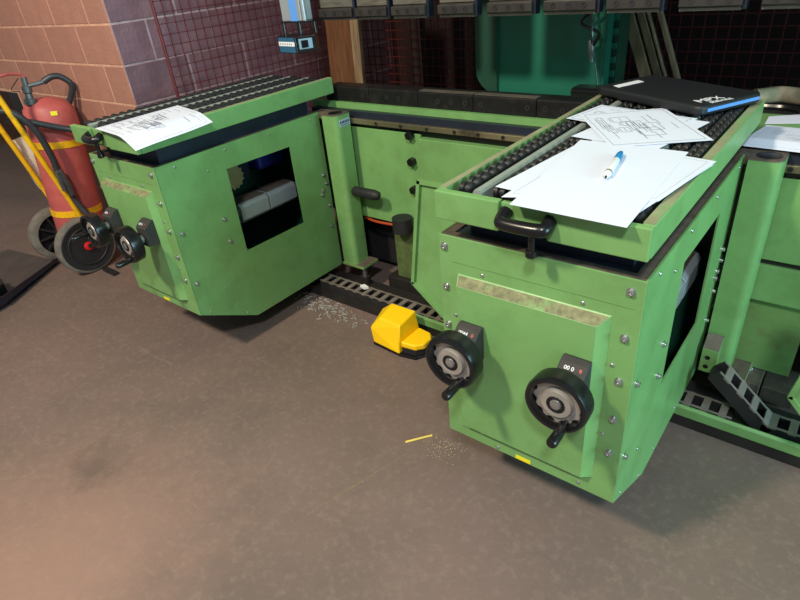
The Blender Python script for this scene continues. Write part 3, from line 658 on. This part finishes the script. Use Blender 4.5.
def print_marks(o, corners, z, seed, dens=1.0, bend=None, material=INK, w_=0.0011):
    rnd = random.Random(seed); mb = MB(); c = [Vector(p) for p in corners]
    def at(u, v):
        a = c[0] * (1 - u) + c[1] * u; b_ = c[3] * (1 - u) + c[2] * u; p = a * (1 - v) + b_ * v
        return Vector((p.x, p.y, z + .0011 + (bend(u, v) if bend else 0)))
    def line(u0, v0, u1, v1, wd=w_):
        k = 6 if bend else 1
        for s_ in range(k):
            ta, tb = s_ / k, (s_ + 1) / k
            a, b_ = at(u0 + (u1 - u0) * ta, v0 + (v1 - v0) * ta), at(u0 + (u1 - u0) * tb, v0 + (v1 - v0) * tb); d = (b_ - a)
            if d.length < 1e-5: continue
            nn = Vector((-d.y, d.x, 0)).normalized() * wd / 2; up = Vector((0, 0, .0003))
            mb.hexa([a - nn, b_ - nn, b_ + nn, a + nn], [a - nn + up, b_ - nn + up, b_ + nn + up, a + nn + up])
    def words(u, v, L_, h=0.0):
        x = u
        while x < u + L_:
            q = rnd.uniform(.006, .022); line(x, v, x + q, v + rnd.uniform(-.004, .004), w_ * 1.7); x += q + rnd.uniform(.005, .012)
    line(.04, .05, .96, .05, w_ * .7); line(.04, .95, .96, .95, w_ * .7); line(.04, .05, .04, .95, w_ * .7); line(.96, .05, .96, .95, w_ * .7)
    for _ in range(int(9 * dens)):
        u, v, a, b_ = rnd.uniform(.08, .6), rnd.uniform(.1, .7), rnd.uniform(.1, .3), rnd.uniform(.05, .22)
        line(u, v, u + a, v); line(u, v + b_, u + a, v + b_); line(u, v, u, v + b_); line(u + a, v, u + a, v + b_)
        words(u + .02, v - .025, a * .7); words(u + a * .2, v + b_ * .5, a * .5)
    for _ in range(int(10 * dens)):
        u, v = rnd.uniform(.08, .7), rnd.uniform(.1, .9); words(u, v, rnd.uniform(.06, .22))
    for _ in range(int(6 * dens)):
        u, v = rnd.uniform(.1, .7), rnd.uniform(.1, .9); line(u, v, u + rnd.uniform(.1, .25), v)
    g = mb.build('printed_drawing', material, o); return g

ZP = 1.1195
stack = [([(-.640, 1.112), (-.312, 1.075), (-.252, 1.440), (-.598, 1.500)], ZP, 'lowest big white sheet, showing along the left of the pen stack'),
         ([(-.594, 1.058), (-.292, 1.172), (-.251, 1.463), (-.575, 1.525)], ZP + .0012, 'middle big white sheet whose right corners stick out past the tray'),
         ([(-.556, 1.026), (-.303, 1.018), (-.324, 1.506), (-.604, 1.514)], ZP + .0024, 'topmost big white sheet with the pen lying on it')]
def droop_front(u, v): return -0.012 * max(0, .12 - v) / .12 if v < .12 else 0
for c_, z_, l_ in stack:
    o = sheet('paper_sheet', c_, z_, l_, 'papers on the right tray')
    if 'middle' in l_:
        print_marks(o, c_, z_, 5, 0.4, None, INKLIGHT)
pile = [([(-.644, 1.545), (-.40, 1.500), (-.345, 1.80), (-.589, 1.845)], ZP, 'lowest drawing sheet, its corner sticking out left of the drawing pile'),
        ([(-.765, 1.665), (-.447, 1.582), (-.383, 1.822), (-.697, 1.903)], ZP + .0012, 'middle drawing sheet with its straight back edge next to the black case'),
        ([(-.508, 1.478), (-.295, 1.624), (-.501, 1.909), (-.714, 1.763)], ZP + .0026, 'topmost technical drawing sheet with pointed corners in front of the black case')]
pile[1] = ([(-.735, 1.715), (-.425, 1.632), (-.383, 1.822), (-.697, 1.903)], ZP + .0012, pile[1][2])
for i, (c_, z_, l_) in enumerate(pile):
    o = sheet('drawing_sheet', c_, z_, l_, 'papers on the right tray')
    if i: print_marks(o, [c_[3], c_[0], c_[1], c_[2]] if i == 2 else c_, z_, 17 + i, 0.9, None, INK)
# pen
pa, pbv = Vector((-.430, 1.244, ZP + .0115)), Vector((-.459, 1.419, ZP + .0115)); dv = (pbv - pa).normalized()
pen = thing('pen', (-.445, 1.33, ZP + .003), 'white pen with a blue cap lying on the top white sheet', 'pen')
MB().lathe(pa, dv, [(0, .003), (.006, .007), (.02, .0085), (.115, .0085), (.118, .007)], 16).build('barrel', WHITE, pen, smooth=True)
MB().lathe(pa + dv * .1185, dv, [(0, .0078), (.002, .0088), (.04, .0085), (.056, .006), (.061, .003)], 16).build('cap', BLUE, pen, smooth=True)
MB().lathe(pa + dv * .018, dv, [(0, .0088), (.010, .0090), (.011, .0088)], 16).build('grip_ring', HUBGREY, pen, smooth=True)
MB().lathe(pa - dv * .012, dv, [(0, .0012), (.012, .003)], 10).build('nib', BLACK, pen, smooth=True)
# black case
zc = ZP + .0002
A, B, C_, Dd = Vector((-.772, 2.040, zc)), Vector((-.383, 1.835, zc)), Vector((-.262, 2.066, zc)), Vector((-.651, 2.271, zc))
case = thing('laptop_case', (-.517, 2.053, zc), 'thin black carrying case with white lettering on the far end of the right tray', 'case')
def slab(quad, z0, z1, ins=0.0, r=.03, k=6):
    c = sum(quad, Vector()) / 4; out = []
    for i in range(4):
        p, pr_, nx = quad[i], quad[i - 1], quad[(i + 1) % 4]; d0 = (pr_ - p).normalized(); d1 = (nx - p).normalized()
        for j in range(k + 1):
            a = j / k; q0 = p + d0 * r; q1 = p + d1 * r
            q = q0 * (1 - a) ** 2 + p * (2 * a * (1 - a)) + q1 * a ** 2
            out.append((q.x, q.y))
    return MB().prism(out, 'z', z0, z1)
slab([A, B, C_, Dd], zc, zc + .030).build('case_body', mat('black_case_fabric', srgb(26, 28, 32), 0.5, var=0.15, scale=40, bump=0.1, bscale=200), case, bevel=0.009, seg=4)
ed = (C_ - B).normalized(); en = Vector((ed.y, -ed.x, 0)); 
def bar(p, q, n0, n1, z0, z1): return MB().hexa([p + n0 + Vector((0,0,z0)), q + n0 + Vector((0,0,z0)), q + n1 + Vector((0,0,z0)), p + n1 + Vector((0,0,z0))], [p + n0 + Vector((0,0,z1)), q + n0 + Vector((0,0,z1)), q + n1 + Vector((0,0,z1)), p + n1 + Vector((0,0,z1))])
bar(B + ed * .030, C_ - ed * .022, en * -.001, en * .0022, .012, .021).build('blue_edge', SKYBLUE, case)
xd = (C_ - B).normalized(); yd = (A - B).normalized()
tp = Vector((-.385, 1.935, zc + .0304))
text_mesh('MPX', .046, WHITE, 'lettering', case, frame(tp, (0.07, 0.105, 0), yd))
text_mesh('SERVICE', .022, WHITE, 'lettering', case, frame(tp - yd * .032 + xd * .012, (0.07, 0.105, 0), yd))
lp = [Vector((-.716, 2.052, zc + .0302)), Vector((-.690, 2.030, zc + .0302)), Vector((-.640, 2.135, zc + .0302)), Vector((-.667, 2.156, zc + .0302))]
MB().hexa(lp, [p + Vector((0, 0, .0006)) for p in lp]).build('white_label', WHITE, case)

# paper on the left tray (drooping over the right edge)
def droopL(u, v): return -0.040 * (max(0.0, u - .66) / .34) ** 1.3 * (1 - .35 * v) + 0.003 * math.sin(v * 7) * max(0, u - .6)
cl_ = [(-2.400, 1.022), (-2.05, .985), (-2.06, 1.335), (-2.412, 1.410)]
o = sheet('drawing_sheet', cl_, ZP + .002, 'creased technical drawing drooping over the front corner of the left tray', 'papers', bend=droopL)
print_marks(o, cl_, ZP + .002, 31, 1.5, droopL, INK, .0012)

# papers lying on the bed at the right
ZQ = 0.994
cq = [(-.297, 2.088), (0.16, 2.05), (0.20, 2.25), (-.262, 2.285)]
def droopQ(u, v): return -0.018 * max(0, 1 - v / .19)
o = sheet('paper_sheet', cq, ZQ, 'plain paper sheet on the machine bed behind the right post', 'papers on the bed', bend=droopQ)
o2 = sheet('paper_sheet', [(-.27, 2.30), (0.10, 2.44), (0.03, 2.60), (-.275, 2.40)], ZQ, 'second paper sheet on the bed reaching past the far end of the right tray', 'papers on the bed')
print_marks(o, cq, ZQ, 3, .4, droopQ, INKLIGHT)
tag(MB().tube(spline([(-.36, 2.60, 1.0135), (-.29, 2.66, 1.0135), (-.2, 2.64, 1.0135), (0.05, 2.60, 1.0135), (0.3, 2.58, 1.0135)]), .030, 10).build('cloth_roll', TAN, smooth=True), 'rolled tan cloth behind the papers at the right edge', 'cloth')
box('rear_table', (-1.0, 1.9, 2.452, 2.82, 0.94, 0.983), BLACKPLATE, pb)
tag(MB().tube(spline([(-.45, 2.56, 1.007), (-.33, 2.50, 1.007), (-.24, 2.49, 1.007), (-.16, 2.44, 1.007), (-.05, 2.36, 1.007)]), .012, 8).build('black_hose', BLACK, smooth=True), 'black hose lying between the tan cloth and the papers', 'hose')
tag(MB().prism([(2.41, .9925), (2.405, 1.045), (2.42, 1.055), (2.495, 1.055), (2.495, .9925)], 'x', -1.02, -.70).build('control_box', BLACK, bevel=0.004), 'low black box behind the dies at the foot of the teal frame', 'box')

# ---------------------------------------------------------------- timber
def leaning(name, quad_b, quad_t, material, label, cat):
    return tag(MB().hexa(quad_b, quad_t).build(name, material, bevel=0.003), label, cat)
tpost = thing('timber_post', (-2.72, 2.9, 0), 'thick orange-brown timber post standing behind the die rail', 'timber')
MB().hexa([(-2.895, 2.80, 0), (-2.665, 2.80, 0), (-2.665, 2.845, 0), (-2.895, 2.845, 0)], [(-2.80, 2.80, 1.75), (-2.60, 2.80, 1.75), (-2.60, 2.845, 1.75), (-2.80, 2.845, 1.75)]).build('front_beam', WOODO, tpost, bevel=0.003)
MB().hexa([(-2.664, 2.80, 0), (-2.60, 2.80, 0), (-2.60, 2.83, 0), (-2.664, 2.83, 0)], [(-2.599, 2.80, 1.75), (-2.53, 2.80, 1.75), (-2.53, 2.83, 1.75), (-2.599, 2.83, 1.75)]).build('side_beam', WOODG, tpost, bevel=0.003)
for i, (x, wd, tk, lab_) in enumerate(((-0.882, .055, .03, 'widest leaning plank, nearest the teal frame'), (-0.815, .035, .03, 'second leaning plank, narrow and brown'), (-0.772, .012, .035, 'thin grey leaning batten in the middle of the planks'), (-0.728, .022, .03, 'pale leaning batten furthest right of the planks'))):
    xb, xt = x + .425, x - .42 * .9
    leaning('leaning_plank', [(xb, 2.86, 0), (xb + wd, 2.86, 0), (xb + wd, 2.86 + tk, 0), (xb, 2.86 + tk, 0)], [(xt, 2.88, 1.9), (xt + wd, 2.88, 1.9), (xt + wd, 2.88 + tk, 1.9), (xt, 2.88 + tk, 1.9)], PLANK if i < 2 else WOODG, lab_, 'plank')['group'] = 'planks leaning behind the machine'

# ---------------------------------------------------------------- scanner head on its column
sn = thing('scanner_head', (-2.24, 2.03, 1.24), 'small black and blue sensor head hanging from an aluminium column', 'sensor')
MB().prism([(-2.385, 2.02), (-2.34, 1.985), (-2.200, 1.97), (-2.200, 2.08), (-2.385, 2.08)], 'z', 1.245, 1.318).build('housing', BLACK, sn, bevel=0.004)
MB().hexa([(-2.199, 1.975, 1.243), (-2.10, 2.005, 1.256), (-2.16, 2.08, 1.256), (-2.199, 2.08, 1.243)], [(-2.199, 1.975, 1.318), (-2.105, 2.005, 1.325), (-2.165, 2.08, 1.325), (-2.199, 2.08, 1.318)]).build('lens_housing', BLACK, sn, bevel=0.004)
e0, e1 = Vector((-2.186, 1.9785, 0)), Vector((-2.115, 2.0000, 0)); nrm = Vector((0.29, -0.957, 0)) * .004
MB().hexa([e0 + Vector((0,0,1.262)), e1 + Vector((0,0,1.268)), e1 + Vector((0,0,1.268)) + nrm, e0 + Vector((0,0,1.262)) + nrm], [e0 + Vector((0,0,1.308)), e1 + Vector((0,0,1.312)), e1 + Vector((0,0,1.312)) + nrm, e0 + Vector((0,0,1.308)) + nrm]).build('lens_frame', mat('sensor_grey_blue', srgb(112, 150, 172), .35), sn, bevel=.003)
e2, e3 = e0 * .78 + e1 * .22, e0 * .3 + e1 * .7
MB().hexa([e2 + Vector((0,0,1.270)) + nrm, e3 + Vector((0,0,1.274)) + nrm, e3 + Vector((0,0,1.274)) + nrm * 1.8, e2 + Vector((0,0,1.270)) + nrm * 1.8], [e2 + Vector((0,0,1.302)) + nrm, e3 + Vector((0,0,1.304)) + nrm, e3 + Vector((0,0,1.304)) + nrm * 1.8, e2 + Vector((0,0,1.302)) + nrm * 1.8]).build('lens', GLASS, sn)
def on_front(x): return 1.985 - (x + 2.34) / .14 * .015
for nm, xa, xb, za, zb, mt, off in (('blue_label', -2.334, -2.208, 1.249, 1.314, SENSB, .0012), ('white_strip', -2.334, -2.208, 1.277, 1.296, WHITE, .0020)):
    MB().hexa([(xa, on_front(xa) - off, za), (xb, on_front(xb) - off, za), (xb, on_front(xb), za), (xa, on_front(xa), za)], [(xa, on_front(xa) - off, zb), (xb, on_front(xb) - off, zb), (xb, on_front(xb), zb), (xa, on_front(xa), zb)]).build(nm, mt, sn)
for i in range(7):
    xa = -2.325 + i * .015
    MB().box(xa, xa + .009, on_front(xa) - .0026, on_front(xa) - .0018, 1.283, 1.289).build('lettering', SENSB, sn)
for x, y in ((-2.33, 2.03), (-2.29, 2.09), (-2.22, 2.03), (-2.17, 2.08)):
    MB().cyl((x, y, 1.317), (x, y, 1.372), .007, 8).build('mount_stud', BLACK, sn, smooth=True)
box('mount_plate', (-2.34, -2.15, 2.02, 2.12, 1.372, 1.378), BLACK, sn)
co = box('column', (-2.333, -2.20, 2.03, 2.105, 1.378, 2.6), ALU, sn, bevel=0.004)
box('blue_stripe', (-2.270, -2.222, 2.0285, 2.0298, 1.379, 2.6), SKYBLUE, co)
MB().cyl((-2.187, 2.04, 1.38), (-2.187, 2.04, 2.6), .010, 10).build('cable_pipe', ALU, co, smooth=True)

# ---------------------------------------------------------------- wheeled fire extinguisher
ex = thing('fire_extinguisher', (-3.95, 1.33, 0), 'large red wheeled fire extinguisher with yellow frame at the block wall', 'extinguisher')
axis0 = Vector((-3.95, 1.355, 0.10)); axis1 = Vector((-3.95, 1.462, 1.05)); ad = (axis1 - axis0).normalized(); HL = (axis1 - axis0).length
MB().lathe(axis0, ad, [(0, .05), (.01, .09), (.04, .142), (.08, .148), (HL - .14, .148), (HL - .06, .141), (HL - .02, .116), (HL, .07), (HL + .01, .03)], 32).build('cylinder', RED, ex, smooth=True)
MB().lathe(axis0, ad, [(HL - .155, .1485), (HL - .152, .1502), (HL - .146, .1502), (HL - .143, .1485)], 32).build('weld_seam', RED, ex, smooth=True)
tpv = axis0 + ad * (HL - .008) + Vector((0.03, -.10, 0))
MB().lathe(tpv, ad, [(0, .034), (.03, .034), (.034, .022), (.06, .018), (.066, .026), (.10, .026), (.104, .016), (.15, .016)], 14).build('valve', VALVE, ex, smooth=True)
vt = tpv + ad * .10
MB().tube(spline([vt, vt + Vector((0.02, .06, .005)), vt + Vector((.03, .10, .01))], 4), .013, 10).build('valve_outlet', VALVE, ex, smooth=True)
MB().tube(spline([tpv + ad * .15, tpv + ad * .17 + Vector((0, -.02, 0)), tpv + ad * .18 + Vector((0, -.10, 0)), tpv + ad * .16 + Vector((0, -.2, 0))], 5), .008, 8).build('valve_lever', RED, ex, smooth=True)
MB().tube(spline([tpv + ad * .15 + Vector((0, -.03, 0)), tpv + ad * .10 + Vector((.02, -.09, 0)), tpv + ad * .08 + Vector((0, -.04, 0))], 5), .0025, 6).build('safety_pin_wire', DIRTY, ex, smooth=True)
MB().tube(spline([vt + Vector((.03, .09, .01)), vt + Vector((.05, .14, .03)), vt + Vector((.06, .185, .02)), vt + Vector((.07, .225, -.03)), vt + Vector((.04, .215, -.09)), vt + Vector((.0, .19, -.15))]), .018, 12).build('discharge_hose', HOSE, ex, smooth=True)
# yellow straps around the cylinder
for h in (0.25, 0.68):
    MB().lathe(axis0, ad, [(h, .1485), (h, .152), (h + .04, .152), (h + .04, .1485)], 32).build('strap', YELLOW2, ex, smooth=True)
# frame tubes
for dx in (.172, -.172):
    MB().tube(spline([(-3.95 + dx, 1.10, 1.45), (-3.95 + dx, 1.155, 1.18), (-3.95 + dx, 1.215, .90), (-3.95 + dx, 1.31, .45), (-3.95 + dx, 1.37, .10)], 6), .016, 10).build('frame_tube', YELLOW2, ex, smooth=True)
MB().cyl((-4.085, 1.10, 1.45), (-3.815, 1.10, 1.45), .016, 10).build('push_bar', YELLOW2, ex, smooth=True)
box('base_frame', (-4.09, -3.81, 1.25, 1.50, .085, .10), YELLOW2, ex)
MB().cyl((-4.26, 1.29, .19), (-3.70, 1.29, .19), .013, 10).build('axle', DIRTY, ex, smooth=True)
def wheel(cx, sgn):
    c = (cx, 1.285, .186)
    wv = MB().lathe(c, (sgn, 0, 0), [(-.03, .140), (-.03, .170), (-.02, .184), (.02, .184), (.03, .170), (.03, .140)], 36, closed=True).build('wheel', TYRE, ex, smooth=True)
    MB().lathe(c, (sgn, 0, 0), [(-.028, .1395), (.032, .1395), (.034, .16), (.030, .165)], 36).build('rim_face', BLACKRUB, wv, smooth=True) if sgn > 0 else MB().lathe(c, (1, 0, 0), [(-.028, .1395), (-.02, .1395), (-.02, .02), (-.028, .02)], 36, closed=True).build('rim_face', BLACKRUB, wv, smooth=True)
    if sgn < 0:
        for i in range(10):
            a = i * math.pi / 5
            MB().hexa([(cx - .02, c[1] + .03 * math.cos(a - .2), c[2] + .03 * math.sin(a - .2)), (cx + .028, c[1] + .03 * math.cos(a - .2), c[2] + .03 * math.sin(a - .2)), (cx + .028, c[1] + .03 * math.cos(a + .2), c[2] + .03 * math.sin(a + .2)), (cx - .02, c[1] + .03 * math.cos(a + .2), c[2] + .03 * math.sin(a + .2))],
                      [(cx - .02, c[1] + .142 * math.cos(a - .05), c[2] + .142 * math.sin(a - .05)), (cx + .022, c[1] + .142 * math.cos(a - .05), c[2] + .142 * math.sin(a - .05)), (cx + .022, c[1] + .142 * math.cos(a + .05), c[2] + .142 * math.sin(a + .05)), (cx - .02, c[1] + .142 * math.cos(a + .05), c[2] + .142 * math.sin(a + .05))]).build('spoke', BLACKRUB, wv)
        MB().cyl((cx - .02, c[1], c[2]), (cx + .03, c[1], c[2]), .035, 16).build('hub', BLACKRUB, wv, smooth=True)
    else:
        MB().lathe((cx + .033, c[1], c[2]), (1, 0, 0), [(0, .125), (.003, .122), (.003, .118), (0, .115)], 36, closed=True).build('rim_ring', BLACKRUB, wv, smooth=True)
        MB().lathe((cx + .0322, c[1], c[2]), (1, 0, 0), [(0, .028), (.008, .028), (.012, .022)], 20).build('hub_cap', REDHUB, wv, smooth=True)
wheel(-3.755, 1); wheel(-4.15, -1)
# long hoses hanging in front of the cylinder
MB().tube(spline([(-3.85, 1.13, 1.06), (-3.78, 1.20, 1.04), (-3.76, 1.27, .93), (-3.76, 1.30, .75), (-3.77, 1.30, .62), (-3.77, 1.33, .48), (-3.72, 1.36, .35)]), .019, 10).build('long_hose', HOSE, ex, smooth=True)
MB().tube(spline([(-3.90, 1.20, .99), (-3.80, 1.27, .97), (-3.74, 1.42, .90), (-3.66, 1.52, .86), (-3.56, 1.57, .84), (-3.40, 1.58, .82)]), .019, 10).build('long_hose', HOSE, ex, smooth=True)
MB().lathe((-3.745, 1.295, .68), (0, .16, -1), [(0, .022), (.03, .026), (.10, .026), (.12, .020), (.16, .020), (.17, .012)], 12).build('hose_nozzle', VALVE, ex, smooth=True)
box('lever_valve', (-3.735, -3.715, 1.27, 1.29, .56, .68), VALVE, ex, bevel=.003)
MB().box(-3.70, -3.55, 1.30, 1.335, .0, .018).build('skid_foot', BLACKRUB, ex)
lm = MB()
def cylpt(h, a, r): 
    sx = Vector((1, 0, 0)); sy = ad.cross(sx); return axis0 + ad * h + (sx * math.cos(a) + sy * math.sin(a)) * r
ya = [cylpt(HL - .075 + dh, a, rr) for dh, a, rr in ((-.012, -.1, .1435), (-.012, -.35, .1435), (.012, -.35, .1405), (.012, -.1, .1405))]
MB().hexa(ya, [p + Vector((.004, 0, .004)) for p in ya]).build('yellow_sticker', LABELY, ex)
# canvas cover hanging behind
cvp = []
cm = MB()
rows = 10; cols_ = 6
for i in range(rows + 1):
    for j in range(cols_ + 1):
        z = .84 - i * .052; yv = 1.215 + j * .03 + .012 * math.sin(i * .9 + j) + i * .012
        cvp.append((-4.13 + .018 * math.sin(j * 1.7 + i * .6), yv, z))
kk = len(cvp); fsx = []
for i in range(rows):
    for j in range(cols_):
        q = (i * (cols_ + 1) + j, i * (cols_ + 1) + j + 1, (i + 1) * (cols_ + 1) + j + 1, (i + 1) * (cols_ + 1) + j); fsx.append(q); fsx.append(tuple(kk + x for x in reversed(q)))
cm.add(cvp + [(x - .012, y, z) for x, y, z in cvp], fsx)
cm.build('canvas_cover', CANVAS, ex, smooth=True)

# ---------------------------------------------------------------- things on the floor
mt_ = MB()
edge = [(-3.60, .50), (-3.80, .77), (-4.13, 1.215), (-4.30, 1.16), (-4.6, 1.10)]
mp_ = [(-3.70, .42), (-3.79, .76), (-4.12, 1.21), (-4.75, 1.10), (-4.65, .35)]
rubm = thing('rubber_mat', (-4.2, .8, 0), 'thin black sheet with an upturned edge lying on the floor at left', 'mat')
MB().prism(mp_, 'z', 0.0, .006).build('sheet', mat('grimy_sheet', srgb(74, 66, 62), .5, var=.2), rubm)
lip = [Vector((-3.70, .42, 0)), Vector((-3.79, .76, 0)), Vector((-4.12, 1.21, 0))]
lv = []
for p, d in ((lip[0], .06), (lip[1], .055), (lip[2], .02)):
    lv.append([p + Vector((-.03, -.02, .0065)), p + Vector((.012, -.012, .02 + d * .5)), p + Vector((.02, -.016, .03 + d)), p + Vector((.026, -.02, .028 + d)), p + Vector((.022, -.02, .012 + d * .5)), p + Vector((.0, -.03, .0065))])
lm2 = MB()
vsx = [v for r in lv for v in r]; n6 = 6
lm2.add(vsx, [(i * n6 + j, i * n6 + (j + 1) % n6, (i + 1) * n6 + (j + 1) % n6, (i + 1) * n6 + j) for i in range(2) for j in range(n6)] + [tuple(range(5, -1, -1)), tuple(12 + j for j in range(6))])
lm2.build('upturned_edge', mat('glossy_black_edge', srgb(24, 28, 40), .25), rubm)
bx_ = thing('black_block', (-3.97, .71, .0065), 'black block with a pale top standing on the black sheet at the left edge', 'block')
MB().prism([(-4.09, .58), (-3.92, .60), (-3.868, .73), (-3.90, .80), (-4.00, .82), (-4.11, .72)], 'z', .0065, .105).build('body', BLACK, bx_, bevel=.008, seg=2)
MB().prism([(-4.10, .66), (-4.01, .66), (-3.985, .74), (-4.02, .79), (-4.10, .75)], 'z', .1055, .165).build('pale_top', mat('pale_blue_grey', srgb(170, 182, 200), .6, var=.1), bx_, bevel=.006)
# small stick
STICK = [(-1.070, 1.170, .0045), (-1.038, 1.212, .0045), (-1.004, 1.255, .0045)]
sk = tag(MB().tube(STICK, .0042, 8).build('wooden_stick', mat('yellow_stick', srgb(226, 196, 92), .5), smooth=True), 'short yellow stick lying on the floor in front of the right support', 'stick')
# shavings
rnd = random.Random(4); sh = MB()
for _ in range(120):
    x = rnd.gauss(-2.02, .12); y = min(1.79, rnd.gauss(1.73, .04)); a = rnd.uniform(0, 6.28); l = rnd.uniform(.004, .018)
    sh.hexa(*[[(x + sx * l * math.cos(a) - sy * .0012 * math.sin(a), y + sx * l * math.sin(a) + sy * .0012 * math.cos(a), zz) for sx, sy in ((-1, -1), (1, -1), (1, 1), (-1, 1))] for zz in (0.0005, .003)])
o = tag(sh.build('metal_shavings', mat('bright_swarf', srgb(200, 202, 200), .4, .3)), 'scattered thin metal shavings on the floor by the cable chain', 'shavings'); o['kind'] = 'stuff'
sh = MB()
for _ in range(140):
    x = rnd.gauss(-.93, .035); y = rnd.gauss(1.235, .03); l = rnd.uniform(.0005, .0012)
    sh.box(x - l, x + l, y - l, y + l, 0.0003, l * 1.4)
o = tag(sh.build('sawdust', mat('pale_crumbs', srgb(200, 178, 140), .8)), 'sprinkle of pale crumbs on the floor below the left handwheel', 'crumbs'); o['kind'] = 'stuff'
MBp = MB().prism([(-1.90, 1.865), (-1.865, 1.855), (-1.85, 1.875), (-1.885, 1.885)], 'z', .1012, .115)
tag(MBp.build('paper_scrap', WHITE), 'crumpled white scrap lying on the cable chain', 'scrap')
yl = MB()
for k in range(14):
    t0, t1 = k / 14, (k + .8) / 14
    a, b_ = Vector((-1.16, .69, 0)).lerp(Vector((-1.03, 1.14, 0)), t0), Vector((-1.16, .69, 0)).lerp(Vector((-1.03, 1.14, 0)), t1)
    wv_ = .0022 * (1 - abs(t0 - .5))
    yl.hexa([a + Vector((-wv_, 0, .0002)), a + Vector((wv_, 0, .0002)), b_ + Vector((wv_, 0, .0002)), b_ + Vector((-wv_, 0, .0002))], [a + Vector((-wv_, 0, .0006)), a + Vector((wv_, 0, .0006)), b_ + Vector((wv_, 0, .0006)), b_ + Vector((-wv_, 0, .0006))])
tag(yl.build('yellow_scratch', mat('faded_yellow_line', srgb(130, 118, 84), .8, var=.2, scale=40)), 'faint broken yellow line on the floor leading to the yellow stick', 'scratch')
